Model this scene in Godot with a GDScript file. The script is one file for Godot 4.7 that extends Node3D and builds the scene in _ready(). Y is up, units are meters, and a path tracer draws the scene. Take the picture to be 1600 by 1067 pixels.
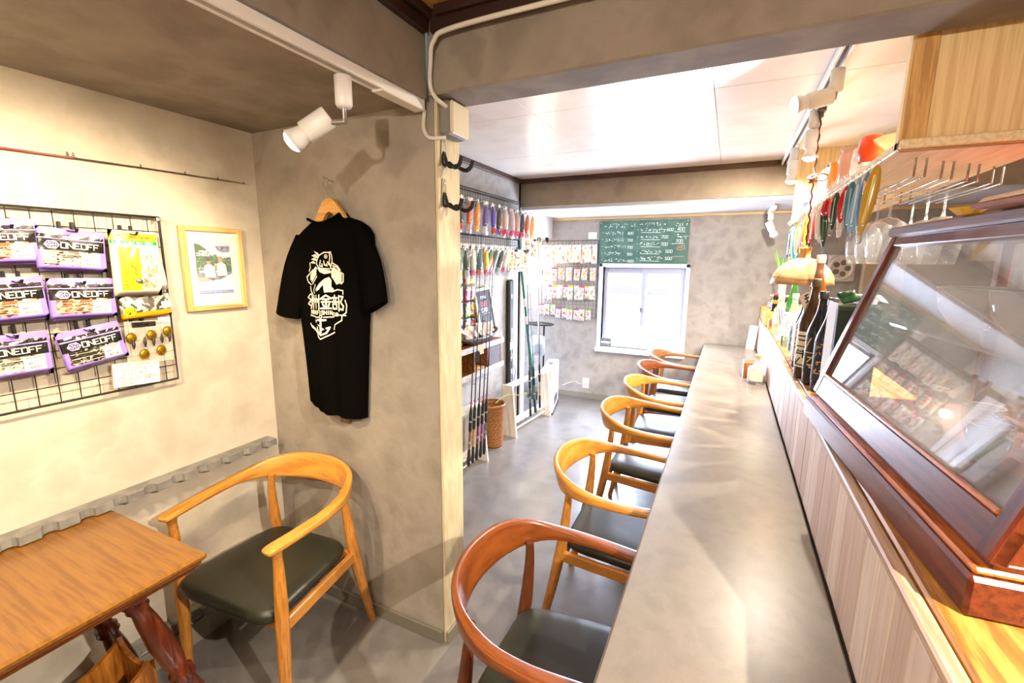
extends Node3D

# ---------------------------------------------------------------- geometry
class G:
	var st := SurfaceTool.new()
	var group := 0
	func _init() -> void:
		st.begin(Mesh.PRIMITIVE_TRIANGLES)
	func tri(a: Vector3, b: Vector3, c: Vector3, ua := Vector2.ZERO, ub := Vector2.ZERO, uc := Vector2.ZERO) -> void:
		st.set_uv(ua); st.add_vertex(a)
		st.set_uv(uc); st.add_vertex(c)
		st.set_uv(ub); st.add_vertex(b)
	# a b c d counter-clockwise as seen from its front, a = lower left of the picture
	func quad(a: Vector3, b: Vector3, c: Vector3, d: Vector3) -> G:
		st.set_smooth_group(-1)
		tri(a, b, c, Vector2(0, 1), Vector2(1, 1), Vector2(1, 0))
		tri(a, c, d, Vector2(0, 1), Vector2(1, 0), Vector2(0, 0))
		return self
	func box(c: Vector3, s: Vector3, bev := 0.0, b := Basis.IDENTITY) -> G:
		st.set_smooth_group(-1)
		var h := s / 2.0
		bev = min(bev, min(h.x, min(h.y, h.z)) * 0.9)
		if bev <= 0.0:
			var f := [[0, 1, 2], [1, 2, 0], [2, 0, 1]]
			for q in f:
				for sg in [-1.0, 1.0]:
					var n := Vector3.ZERO; var u := Vector3.ZERO; var w := Vector3.ZERO
					n[q[0]] = h[q[0]] * sg; u[q[1]] = h[q[1]]; w[q[2]] = h[q[2]] * sg
					_quad(c + b * (n - u - w), c + b * (n + u - w), c + b * (n + u + w), c + b * (n - u + w))
			return self
		var i := h - Vector3.ONE * bev
		for ax in 3:
			var u := (ax + 1) % 3; var w := (ax + 2) % 3
			for sg in [-1.0, 1.0]:
				var p := []
				for k in [[-1, -1], [1, -1], [1, 1], [-1, 1]]:
					var v := Vector3.ZERO
					v[ax] = h[ax] * sg; v[u] = i[u] * k[0]; v[w] = i[w] * k[1] * sg
					p.append(c + b * v)
				_quad(p[0], p[1], p[2], p[3])
			for s1 in [-1.0, 1.0]:
				for s2 in [-1.0, 1.0]:
					var p := []
					for k in 4:
						var v := Vector3.ZERO
						var e: float = -1.0 if k == 0 or k == 3 else 1.0
						v[ax] = i[ax] * e
						v[u] = (h[u] if k < 2 else i[u]) * s1
						v[w] = (i[w] if k < 2 else h[w]) * s2
						p.append(c + b * v)
					_out(p, c)
		for a in [-1.0, 1.0]:
			for d in [-1.0, 1.0]:
				for e in [-1.0, 1.0]:
					_out([c + b * Vector3(h.x * a, i.y * d, i.z * e), c + b * Vector3(i.x * a, h.y * d, i.z * e), c + b * Vector3(i.x * a, i.y * d, h.z * e)], c)
		return self
	func _quad(a: Vector3, b: Vector3, c: Vector3, d: Vector3) -> void:
		tri(a, b, c, Vector2(0, 1), Vector2(1, 1), Vector2(1, 0))
		tri(a, c, d, Vector2(0, 1), Vector2(1, 0), Vector2(0, 0))
	func _out(p: Array, c: Vector3) -> void:
		var n: Vector3 = (p[1] - p[0]).cross(p[2] - p[0])
		if n.dot(p[0] - c) < 0: p.reverse()
		tri(p[0], p[1], p[2])
		if p.size() > 3: tri(p[0], p[2], p[3])
	# rings of points, joined; closed rings and end caps unless told otherwise
	func loft(rings: Array, smooth := true, caps := true, closed := true) -> G:
		var t := []
		var n: int = rings[0].size()
		var m := n if closed else n - 1
		for i in rings.size() - 1:
			var r0 = rings[i]; var r1 = rings[i + 1]
			for j in m:
				var k := (j + 1) % n
				var u0 := float(j) / m; var u1 := float(j + 1) / m
				var v0 := float(i) / (rings.size() - 1); var v1 := float(i + 1) / (rings.size() - 1)
				t.append([r0[j], r0[k], r1[k], Vector2(u0, v0), Vector2(u1, v0), Vector2(u1, v1)])
				t.append([r0[j], r1[k], r1[j], Vector2(u0, v0), Vector2(u1, v1), Vector2(u0, v1)])
		var cap := []
		if caps:
			for e in 2:
				var r = rings[0] if e == 0 else rings[-1]
				var mid := Vector3.ZERO
				for p in r: mid += p / n
				for j in n:
					var k := (j + 1) % n
					if e == 0: cap.append([mid, r[k], r[j]])
					else: cap.append([mid, r[j], r[k]])
		var vol := 0.0
		var o := Vector3.ZERO
		for r in rings:
			for p in r: o += p / (n * rings.size())
		for q in t + cap: vol += (q[0] - o).dot((q[1] - o).cross(q[2] - o))
		group += 1
		st.set_smooth_group(group if smooth else -1)
		for q in t:
			if vol >= 0: tri(q[0], q[1], q[2], q[3], q[4], q[5])
			else: tri(q[0], q[2], q[1], q[3], q[5], q[4])
		st.set_smooth_group(-1)
		for q in cap:
			if vol >= 0: tri(q[0], q[1], q[2])
			else: tri(q[0], q[2], q[1])
		return self
	# profile [[r, y], ...] turned about y
	func lathe(prof: Array, seg := 18, tr := Transform3D.IDENTITY, caps := true, smooth := true) -> G:
		var rings := []
		for q in prof:
			var r := []
			for j in seg:
				var a := TAU * j / seg
				r.append(tr * Vector3(cos(a) * max(q[0], 0.0001), q[1], sin(a) * max(q[0], 0.0001)))
			rings.append(r)
		return loft(rings, smooth, caps)
	# tube through points; radius a number or one number per point; flat squeezes the second axis
	func tube(pts: Array, rad, seg := 8, caps := true, flat := 1.0) -> G:
		var rings := []
		var side := Vector3.ZERO
		for i in pts.size():
			var d: Vector3 = (pts[min(i + 1, pts.size() - 1)] - pts[max(i - 1, 0)]).normalized()
			if side == Vector3.ZERO:
				side = d.cross(Vector3.UP if abs(d.y) < 0.9 else Vector3.RIGHT).normalized()
			side = (side - d * side.dot(d)).normalized()
			var up := side.cross(d)
			var r: float = rad if rad is float else rad[i]
			var ring := []
			for j in seg:
				var a := TAU * (j + 0.5) / seg
				ring.append(pts[i] + side * cos(a) * r + up * sin(a) * r * flat)
			rings.append(ring)
		return loft(rings, true, caps)
	# bar of a rectangular section between two points
	func bar(a: Vector3, b: Vector3, w: float, h: float, bev := 0.0, up := Vector3.UP) -> G:
		var d := (b - a).normalized()
		if abs(d.dot(up)) > 0.98: up = Vector3.BACK
		var x := up.cross(d).normalized()
		return box((a + b) / 2, Vector3(w, h, a.distance_to(b)), bev, Basis(x, d.cross(x), d))
	# a flat outline (x, y) given depth along z, centred, then placed
	func prism(poly: Array, depth: float, tr := Transform3D.IDENTITY, bev := 0.0) -> G:
		var p := PackedVector2Array(poly)
		if Geometry2D.is_polygon_clockwise(p): p.reverse()
		var idx := Geometry2D.triangulate_polygon(p)
		var q := p
		if bev > 0.0:
			var sh := Geometry2D.offset_polygon(p, -bev)
			if sh.size() and sh[0].size() == p.size(): q = p
		var z := depth / 2
		st.set_smooth_group(-1)
		for i in range(0, idx.size(), 3):
			var a := p[idx[i]]; var b := p[idx[i + 1]]; var c := p[idx[i + 2]]
			if (b - a).cross(c - a) < 0:
				var s := b; b = c; c = s
			tri(tr * Vector3(a.x, a.y, z), tr * Vector3(b.x, b.y, z), tr * Vector3(c.x, c.y, z))
			tri(tr * Vector3(a.x, a.y, -z), tr * Vector3(c.x, c.y, -z), tr * Vector3(b.x, b.y, -z))
		for i in p.size():
			var a := p[i]; var b := p[(i + 1) % p.size()]
			_quad(tr * Vector3(a.x, a.y, -z), tr * Vector3(b.x, b.y, -z), tr * Vector3(b.x, b.y, z), tr * Vector3(a.x, a.y, z))
		return self
	# a puffed bag in the xy plane; print on its +z side, uv 0..1
	func pillow(w: float, h: float, d: float, crumple := 0.0, sd := 1, nx := 10, ny := 8, flatback := true) -> G:
		var rn := RandomNumberGenerator.new(); rn.seed = sd
		var jit := []
		for i in (nx + 1) * (ny + 1): jit.append(rn.randf_range(-1, 1) * crumple)
		group += 1
		st.set_smooth_group(group)
		for s in [1.0, -1.0]:
			for j in ny:
				for i in nx:
					var q := []
					for k in [[0, 0], [1, 0], [1, 1], [0, 1]]:
						var u := float(i + k[0]) / nx; var v := float(j + k[1]) / ny
						var e := sin(PI * u) * sin(PI * v)
						var z: float = d * pow(e, 0.75) * (1.0 if s > 0 else (0.25 if flatback else 1.0)) * s
						if e > 0.01: z += jit[(j + k[1]) * (nx + 1) + i + k[0]]
						q.append([Vector3((u - 0.5) * w, (v - 0.5) * h, z), Vector2(u, 1 - v)])
					if s > 0:
						tri(q[0][0], q[1][0], q[2][0], q[0][1], q[1][1], q[2][1])
						tri(q[0][0], q[2][0], q[3][0], q[0][1], q[2][1], q[3][1])
					else:
						tri(q[0][0], q[2][0], q[1][0], q[0][1], q[2][1], q[1][1])
						tri(q[0][0], q[3][0], q[2][0], q[0][1], q[3][1], q[2][1])
		return self
	func mesh() -> ArrayMesh:
		st.generate_normals()
		return st.commit()

static func spline(p: Array, n: int) -> Array:
	var r := []
	for i in n:
		var t := float(i) / (n - 1) * (p.size() - 1)
		var k := mini(int(t), p.size() - 2)
		var f := t - k
		var a = p[max(k - 1, 0)]; var b = p[k]; var c = p[k + 1]; var d = p[min(k + 2, p.size() - 1)]
		r.append(b + 0.5 * f * (c - a + f * (2.0 * a - 5.0 * b + 4.0 * c - d + f * (3.0 * (b - c) + d - a))))
	return r

# ---------------------------------------------------------------- naming
var used := {}
func numbered(called: String) -> String:
	var k: int = used.get(called, 0)
	used[called] = k + 1
	return called if k == 0 else "%s_%03d" % [called, k]
func tag(o: Node3D, label: String, category: String, group := "", kind := "") -> Node3D:
	if label: o.set_meta("label", label)
	if category: o.set_meta("category", category)
	if group: o.set_meta("group", group)
	if kind: o.set_meta("kind", kind)
	return o
func thing(called: String, label: String, category: String, at := Vector3.ZERO, b := Basis.IDENTITY, group := "") -> Node3D:
	var o := Node3D.new()
	o.name = numbered(called)
	add_child(o, true)
	o.transform = Transform3D(b, at)
	tag(o, label, category, group)
	return o
func obj(called: String, g, m: Material, parent: Node = null, tr := Transform3D.IDENTITY) -> MeshInstance3D:
	var o := MeshInstance3D.new()
	o.mesh = g.mesh() if g is G else g
	o.material_override = m
	o.transform = tr
	if parent == null:
		o.name = numbered(called)
		add_child(o, true)
	else:
		o.name = called
		parent.add_child(o, true)
	return o
func struct(called: String, g, m: Material, parent: Node = null) -> MeshInstance3D:
	var o := obj(called, g, m, parent)
	if parent == null: o.set_meta("kind", "structure")
	return o
func one(called: String, label: String, category: String, g, m: Material, tr := Transform3D.IDENTITY, group := "") -> MeshInstance3D:
	var o := obj(called, g, m, null, tr)
	tag(o, label, category, group)
	return o
func dup(o: Node3D, at: Vector3, b: Basis, label: String, group := "", called := "") -> Node3D:
	var base := called if called else String(o.name).rstrip("0123456789").rstrip("_")
	var c: Node3D = o.duplicate()
	c.name = numbered(base)
	add_child(c, true)
	c.transform = Transform3D(b, at)
	c.set_meta("label", label)
	if group: c.set_meta("group", group)
	return c
static func rot(x: float, y: float, z: float) -> Basis:
	return Basis.from_euler(Vector3(deg_to_rad(x), deg_to_rad(y), deg_to_rad(z)))
static func V(x: float, y: float, z: float) -> Vector3:
	return Vector3(x, y, z)
static func T(x: float, y: float, z: float, b := Basis.IDENTITY) -> Transform3D:
	return Transform3D(b, Vector3(x, y, z))
const ORD := ["first", "second", "third", "fourth", "fifth", "sixth", "seventh", "eighth", "ninth", "tenth", "eleventh", "twelfth", "thirteenth", "fourteenth", "fifteenth", "sixteenth", "seventeenth", "eighteenth", "nineteenth", "twentieth", "twenty-first", "twenty-second", "twenty-third", "twenty-fourth"]

# ---------------------------------------------------------------- materials
var mats := {}
func mat(hex: String, rough := 0.6, metal := 0.0) -> StandardMaterial3D:
	var k := "%s %.2f %.2f" % [hex, rough, metal]
	if not mats.has(k):
		var m := StandardMaterial3D.new()
		m.albedo_color = Color(hex)
		m.roughness = rough
		m.metallic = metal
		mats[k] = m
	return mats[k]
func glow(hex: String, energy: float) -> StandardMaterial3D:
	var k := "glow %s %.2f" % [hex, energy]
	if not mats.has(k):
		var m := StandardMaterial3D.new()
		m.albedo_color = Color(hex)
		m.emission_enabled = true
		m.emission = Color(hex)
		m.emission_energy_multiplier = energy
		mats[k] = m
	return mats[k]
func clear(hex: String, alpha: float, rough := 0.02) -> StandardMaterial3D:
	var k := "clear %s %.2f %.2f" % [hex, alpha, rough]
	if not mats.has(k):
		var m := StandardMaterial3D.new()
		m.transparency = BaseMaterial3D.TRANSPARENCY_ALPHA
		m.albedo_color = Color(hex, alpha)
		m.roughness = rough
		m.metallic_specular = 0.5
		mats[k] = m
	return mats[k]
func solid_glass(hex: String, rough := 0.0, scale := 0.05) -> StandardMaterial3D:
	var k := "solid %s %.2f" % [hex, rough]
	if not mats.has(k):
		var m := StandardMaterial3D.new()
		m.albedo_color = Color(hex)
		m.roughness = rough
		m.refraction_enabled = true
		m.refraction_scale = scale
		mats[k] = m
	return mats[k]
func noise(freq: float, oct: int, sd: int, stops: Array, size := 512, warp := 0.0, kind := FastNoiseLite.TYPE_SIMPLEX_SMOOTH) -> NoiseTexture2D:
	var n := FastNoiseLite.new()
	n.seed = sd
	n.noise_type = kind
	n.frequency = freq
	n.fractal_octaves = oct
	if warp > 0.0:
		n.domain_warp_enabled = true
		n.domain_warp_amplitude = warp
		n.domain_warp_frequency = freq
	var t := NoiseTexture2D.new()
	t.width = size
	t.height = size
	t.seamless = true
	t.noise = n
	if stops.size():
		var g := Gradient.new()
		var off := PackedFloat32Array(); var col := PackedColorArray()
		for s in stops:
			off.append(s[0]); col.append(Color(s[1]))
		g.offsets = off; g.colors = col
		t.color_ramp = g
	return t
func surface(tex: Texture2D, rough: float, scale: Vector3, world := true, relief: Texture2D = null, cm := 0.0) -> StandardMaterial3D:
	var m := StandardMaterial3D.new()
	m.albedo_texture = tex
	m.roughness = rough
	m.uv1_triplanar = true
	m.uv1_world_triplanar = world
	m.uv1_scale = scale
	m.uv1_triplanar_sharpness = 4.0
	if relief:
		m.heightmap_enabled = true
		m.heightmap_texture = relief
		m.heightmap_scale = cm
	return m
# wood whose grain runs along an axis ("x", "y" or "z") of the object
var wood_tex := {}
func wood(dark: String, light: String, axis: String, fine := 9.0, rough := 0.45, coat := 0.0, along := 0.9) -> StandardMaterial3D:
	var k := "%s %s %s %.1f %.2f %.2f" % [dark, light, axis, fine, rough, coat]
	if mats.has(k): return mats[k]
	# one grain picture for each strength of contrast; the lighter tone is the material's colour
	var q := Color(dark).srgb_to_linear().get_luminance() / Color(light).srgb_to_linear().get_luminance()
	var tk := 0 if q < 0.33 else (1 if q < 0.5 else (2 if q < 0.7 else 3))
	if not wood_tex.has(tk):
		var a: Color = [Color(0.24, 0.19, 0.15), Color(0.45, 0.37, 0.3), Color(0.68, 0.6, 0.52), Color(0.84, 0.77, 0.69)][tk].linear_to_srgb()
		var b := Color(1, 1, 1)
		wood_tex[tk] = noise(0.011, 4, 7, [[0.25, b.to_html()], [0.45, a.lerp(b, 0.55).to_html()], [0.52, a.lerp(b, 0.8).to_html()], [0.62, a.lerp(b, 0.3).to_html()], [0.75, a.to_html()]], 512, 30.0)
	fine *= 1.5; along *= 0.75
	var s := Vector3(fine, fine, fine)
	if axis == "x": s.x = along
	if axis == "y": s.y = along
	if axis == "z": s.z = along
	var m := surface(wood_tex[tk], rough, s, false)
	m.albedo_color = Color(light)
	if coat > 0.0:
		m.clearcoat_enabled = true
		m.clearcoat = coat
		m.clearcoat_roughness = 0.12
	mats[k] = m
	return m
# wood whose grain follows the length of a bent or turned part
func wood_along(dark: String, light: String, rough: float, coat: float) -> StandardMaterial3D:
	wood(dark, light, "x")
	var q := Color(dark).srgb_to_linear().get_luminance() / Color(light).srgb_to_linear().get_luminance()
	var k := "along %s %s" % [dark, light]
	if not mats.has(k):
		var m := StandardMaterial3D.new()
		m.albedo_texture = wood_tex[0 if q < 0.33 else (1 if q < 0.5 else (2 if q < 0.7 else 3))]
		m.albedo_color = Color(light)
		m.uv1_scale = V(2.0, 1.6, 1.0)
		m.roughness = rough
		m.clearcoat_enabled = true
		m.clearcoat = coat
		m.clearcoat_roughness = 0.15
		mats[k] = m
	return mats[k]
func print_mat(img: Image, rough := 0.5, alpha := false) -> StandardMaterial3D:
	var m := StandardMaterial3D.new()
	m.albedo_texture = ImageTexture.create_from_image(img)
	m.roughness = rough
	if alpha:
		m.transparency = BaseMaterial3D.TRANSPARENCY_ALPHA_SCISSOR
		m.alpha_scissor_threshold = 0.5
	return m

# ---------------------------------------------------------------- printing
class Ink:
	var im: Image
	var w: int
	var h: int
	func _init(ww: int, hh: int, bg: Color) -> void:
		w = ww; h = hh
		im = Image.create_empty(w, h, false, Image.FORMAT_RGBA8)
		im.fill(bg)
	func rect(x: float, y: float, ww: float, hh: float, c: Color) -> Ink:
		im.fill_rect(Rect2i(int(x), int(y), int(ww), int(hh)), c)
		return self
	func line(a: Vector2, b: Vector2, r: float, c: Color) -> void:
		var ab := b - a
		var l := ab.length_squared()
		for y in range(maxi(0, int(min(a.y, b.y) - r)), mini(h - 1, int(max(a.y, b.y) + r) + 1) + 1):
			for x in range(maxi(0, int(min(a.x, b.x) - r)), mini(w - 1, int(max(a.x, b.x) + r) + 1) + 1):
				var p := Vector2(x + 0.5, y + 0.5)
				var t := 0.0 if l < 0.0001 else clampf((p - a).dot(ab) / l, 0, 1)
				if p.distance_squared_to(a + ab * t) <= r * r: im.set_pixel(x, y, c)
	func path(p: Array, r: float, c: Color) -> Ink:
		for i in p.size() - 1: line(p[i], p[i + 1], r, c)
		return self
	func dot(p: Vector2, r: float, c: Color) -> Ink:
		line(p, p, r, c)
		return self
	func oval(p: Vector2, rx: float, ry: float, c: Color) -> Ink:
		for y in range(maxi(0, int(p.y - ry)), mini(h, int(p.y + ry) + 1)):
			var e := 1.0 - pow((y + 0.5 - p.y) / ry, 2)
			if e > 0:
				var d := rx * sqrt(e)
				im.fill_rect(Rect2i(int(p.x - d), y, int(2 * d), 1), c)
		return self
	func poly(p: Array, c: Color) -> Ink:
		var lo := 1e9; var hi := -1e9
		for q in p: lo = min(lo, q.y); hi = max(hi, q.y)
		for y in range(maxi(0, int(lo)), mini(h, int(hi) + 1)):
			var xs := []
			for i in p.size():
				var a: Vector2 = p[i]; var b: Vector2 = p[(i + 1) % p.size()]
				if (a.y <= y + 0.5) != (b.y <= y + 0.5): xs.append(a.x + (y + 0.5 - a.y) / (b.y - a.y) * (b.x - a.x))
			xs.sort()
			for i in range(0, xs.size() - 1, 2): im.fill_rect(Rect2i(int(xs[i]), y, int(xs[i + 1]) - int(xs[i]), 1), c)
		return self
	# strokes written as digit pairs on a 4 x 6 grid, lifted at |
	func glyph(s: String, x: float, y: float, sx: float, sy: float, r: float, c: Color, slant := 0.0, turn := false) -> Ink:
		for part in s.split("|"):
			var p := []
			for i in range(0, part.length() - 1, 2):
				var gx := float(part[i].to_int()); var gy := float(part[i + 1].to_int())
				gx += (6 - gy) * slant
				if turn: p.append(Vector2(x + gy * sy, y - gx * sx))
				else: p.append(Vector2(x + gx * sx, y + gy * sy))
			if p.size() == 1: dot(p[0], r, c)
			path(p, r, c)
		return self
	func text(s: String, x: float, y: float, sx: float, sy: float, r: float, c: Color, slant := 0.0, turn := false) -> Ink:
		for ch in s:
			if FONT.has(ch): glyph(FONT[ch], x, y, sx, sy, r, c, slant, turn)
			if turn: y -= sx * 5.2
			else: x += sx * 5.2
		return self
	# loose handwriting: unreadable strokes of the size of letters
	func scrawl(x: float, y: float, n: int, size: float, r: float, c: Color, sd: int) -> Ink:
		var rn := RandomNumberGenerator.new(); rn.seed = sd
		for i in n:
			for k in rn.randi_range(2, 4):
				var a := Vector2(rn.randf(), rn.randf()) * size + Vector2(x, y)
				var d := Vector2(rn.randf_range(0.3, 0.9), rn.randf_range(-0.1, 0.15)) if rn.randf() < 0.5 else Vector2(rn.randf_range(-0.3, 0.2), rn.randf_range(0.3, 0.8))
				var b := a + d * size * 0.7
				path([a, (a + b) / 2 + Vector2(rn.randf_range(-0.1, 0.1), rn.randf_range(-0.1, 0.1)) * size, b], r, c)
			x += size * rn.randf_range(0.95, 1.25)
		return self
	func bars(x: float, y: float, ww: float, hh: float, c: Color, sd: int) -> Ink:
		var rn := RandomNumberGenerator.new(); rn.seed = sd
		var u := 0.0
		while u < ww:
			var t := rn.randi_range(1, 3)
			rect(x + u, y, t, hh, c)
			u += t + rn.randi_range(1, 3)
		return self
	# blotches inside a rectangle, for printed pictures and lures seen through film
	func blotch(x: float, y: float, ww: float, hh: float, cols: Array, n: int, r0: float, r1: float, sd: int) -> Ink:
		var rn := RandomNumberGenerator.new(); rn.seed = sd
		for i in n:
			var a := Vector2(x + rn.randf() * ww, y + rn.randf() * hh)
			var b := a + Vector2.from_angle(rn.randf() * TAU) * rn.randf_range(r0, r1) * 2.0
			b = Vector2(clampf(b.x, x, x + ww), clampf(b.y, y, y + hh))
			line(a, b, rn.randf_range(r0, r1) * 0.5, Color(cols[rn.randi() % cols.size()]))
		return self
	const FONT := {
		"A": "062046|1434", "B": "00063645443303|003041423303", "C": "4001054546|4000", "D": "000636454130" + "00", "E": "40000646|0333", "F": "400006|0333", "G": "41301001051636454323", "H": "0006|4046|0343",
		"I": "2026", "J": "4045361605", "K": "0006|4003|0346", "L": "000646", "M": "0600234046", "N": "06004640", "O": "0040460600", "P": "0600304142330" + "3", "Q": "00404606003546", "R": "0600304142330" + "3|2346",
		"S": "4130100102134344453616" + "05", "T": "0040|2026", "U": "0005163645" + "40", "V": "002640", "W": "0016233640", "X": "0046|4006", "Y": "002340|2326", "Z": "00400646",
		"0": "10010516364541" + "3010", "1": "112026", "2": "0110304142063" + "646", "3": "00402344453616" + "05", "4": "30044434|3036", "5": "40000333444536" + "06", "6": "30100205163645" + "433303", "7": "004016", "8": "1001021343444536160504133" + "342413010", "9": "43130201103041" + "443616",
		"a": "13334446|46160514" + "44", "b": "0006364543" + "0" + "3", "c": "4313040516" + "46", "d": "4046160504133" + "343", "e": "04444313030516" + "46", "f": "40302026|1333", "g": "4313040516" + "46|4348371" + "7", "h": "0006|0313344" + "6", "i": "2326|2121", "k": "0006|3304|1546", "l": "2026", "n": "0306|0413334446", "o": "130405163645" + "443313", "r": "0306|04133343", "s": "43130414344536" + "06", "t": "20253646|0343", "y": "0326|4317", "u": "0305163" + "645|4346",
		"-": "1333", ".": "2626", "~": "0413244433", "/": "0640", ":": "2222|2525", "!": "2024|2626",
	}

# ---------------------------------------------------------------- the scene
const FZ := -5.25      # far wall
const LW := -1.95      # left wall of the long room
const BW := -1.98      # left wall of the bay
const BZ := -1.435     # end wall of the bay
const CEIL := 2.45
const LEDGE := 1.115

func spot(at: Vector3, to: Vector3, energy: float, cone: float, col := Color(1.0, 0.94, 0.85), size := 0.014) -> void:
	var l := SpotLight3D.new()
	l.name = numbered("spot_beam")
	l.light_color = col
	l.light_energy = energy
	l.spot_range = 12.0
	l.spot_attenuation = 2.0
	l.spot_angle = cone
	l.spot_angle_attenuation = 0.6
	l.light_size = size
	l.shadow_enabled = true
	add_child(l, true)
	l.look_at_from_position(at, to, Vector3.UP if abs((to - at).normalized().y) < 0.98 else Vector3.RIGHT)
func area(at: Vector3, to: Vector3, w: float, h: float, energy: float, col: Color) -> void:
	var l := AreaLight3D.new()
	l.name = numbered("daylight")
	l.area_size = Vector2(w, h)
	l.light_color = col
	l.light_energy = energy
	l.area_range = 14.0
	l.area_attenuation = 2.0
	l.shadow_enabled = true
	add_child(l, true)
	l.look_at_from_position(at, to, Vector3.UP)

func _ready() -> void:
	# camera
	var cam := Camera3D.new()
	cam.name = "camera"
	cam.fov = 74.21
	cam.near = 0.02
	cam.transform = Transform3D(Basis(Vector3.UP, deg_to_rad(25.433)) * Basis(Vector3.RIGHT, deg_to_rad(-10.02)) * Basis(Vector3.BACK, deg_to_rad(0.478)), Vector3(0, 1.65, 0))
	add_child(cam)
	cam.current = true
	# sky and exposure
	var env := Environment.new()
	var sky := Sky.new()
	var psm := ProceduralSkyMaterial.new()
	psm.sky_top_color = Color(0.72, 0.8, 0.95)
	psm.sky_horizon_color = Color(0.93, 0.95, 1.0)
	psm.ground_horizon_color = Color(0.8, 0.8, 0.82)
	psm.ground_bottom_color = Color(0.6, 0.6, 0.6)
	psm.sky_energy_multiplier = 3.0
	psm.ground_energy_multiplier = 1.5
	sky.sky_material = psm
	env.background_mode = Environment.BG_SKY
	env.sky = sky
	env.tonemap_mode = Environment.TONE_MAPPER_LINEAR
	env.tonemap_exposure = 0.93
	env.sdfgi_enabled = true
	env.ssao_enabled = true
	env.ssil_enabled = true
	var we := WorldEnvironment.new()
	we.name = "world"
	we.environment = env
	add_child(we)
	# daylight at the window and at the glazed door of the alcove
	area(V(-0.88, 2.35, FZ - 1.3), V(-0.6, 0.5, -3.4), 2.4, 0.9, 60.0, Color(0.83, 0.89, 1.0))
	area(V(-0.88, 1.13, FZ + 0.02), V(-0.88, 1.0, 0), 0.8, 0.84, 14.0, Color(0.83, 0.89, 1.0))
	area(V(-2.36, 1.0, -4.78), V(0, 0.8, -4.4), 0.8, 1.7, 0.9, Color(0.86, 0.9, 1.0))
	# daylight from the glazed shop front behind the camera
	area(V(0.2, 1.35, 1.15), V(-0.2, 1.5, -1), 3.0, 1.9, 0.9, Color(1.0, 0.93, 0.82))
	make_materials()
	setting()
	lamps()
	furniture()
	bay_things()
	left_side()
	far_wall_things()
	bar_things()
	case_things()

var plaster: StandardMaterial3D
var plaster_grey: StandardMaterial3D
var mortar: StandardMaterial3D
var mortar_far: StandardMaterial3D
var floor_mat: StandardMaterial3D
var counter_mat: StandardMaterial3D
var white_board: StandardMaterial3D
var brown_board: StandardMaterial3D
func make_materials() -> void:
	var relief := noise(0.012, 5, 3, [], 512, 20.0)
	var big := noise(0.006, 4, 11, [[0.1, "#b9ae9b"], [0.45, "#c6bca8"], [0.6, "#ccc2af"], [0.9, "#c0b5a1"]], 1024, 60.0)
	plaster = surface(big, 0.85, V(0.55, 0.55, 0.55), true, relief, 0.5)
	var big2 := noise(0.007, 5, 23, [[0.1, "#95908a"], [0.35, "#a39e98"], [0.55, "#aaa5a0"], [0.9, "#98938d"]], 1024, 60.0)
	plaster_grey = surface(big2, 0.8, V(0.5, 0.5, 0.5), true, relief, 0.5)
	var dark := noise(0.008, 5, 31, [[0.2, "#7d7264"], [0.45, "#8a7f71"], [0.6, "#908576"], [0.85, "#7f7467"]], 512, 40.0)
	mortar = surface(dark, 0.85, V(0.6, 0.6, 0.6), true, relief, 0.4)
	var mid := noise(0.008, 5, 37, [[0.2, "#847564"], [0.5, "#958672"], [0.85, "#887967"]], 512, 40.0)
	mortar_far = surface(mid, 0.85, V(0.6, 0.6, 0.6), true, relief, 0.4)
	var fl := noise(0.007, 5, 41, [[0.1, "#696460"], [0.42, "#75706b"], [0.6, "#7a7571"], [0.9, "#6b6662"]], 1024, 70.0)
	floor_mat = surface(fl, 0.28, V(0.45, 0.45, 0.45))
	floor_mat.metallic_specular = 0.75
	var ct := noise(0.02, 5, 43, [[0.1, "#766d62"], [0.45, "#7e7569"], [0.6, "#81786c"], [0.9, "#786f64"]], 512, 30.0)
	counter_mat = surface(ct, 0.33, V(0.7, 0.7, 0.7))
	var wb := noise(0.006, 3, 51, [[0.2, "#e3d6c8"], [0.5, "#ebdfd1"], [0.7, "#e6d8c8"], [0.85, "#dccdbc"]], 512, 60.0)
	white_board = surface(wb, 0.28, V(0.5, 2.4, 0.5))
	var bb := noise(0.09, 2, 53, [[0.3, "#a87838"], [0.7, "#c6934c"]], 256)
	brown_board = surface(bb, 0.6, V(3, 3, 3))

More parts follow.
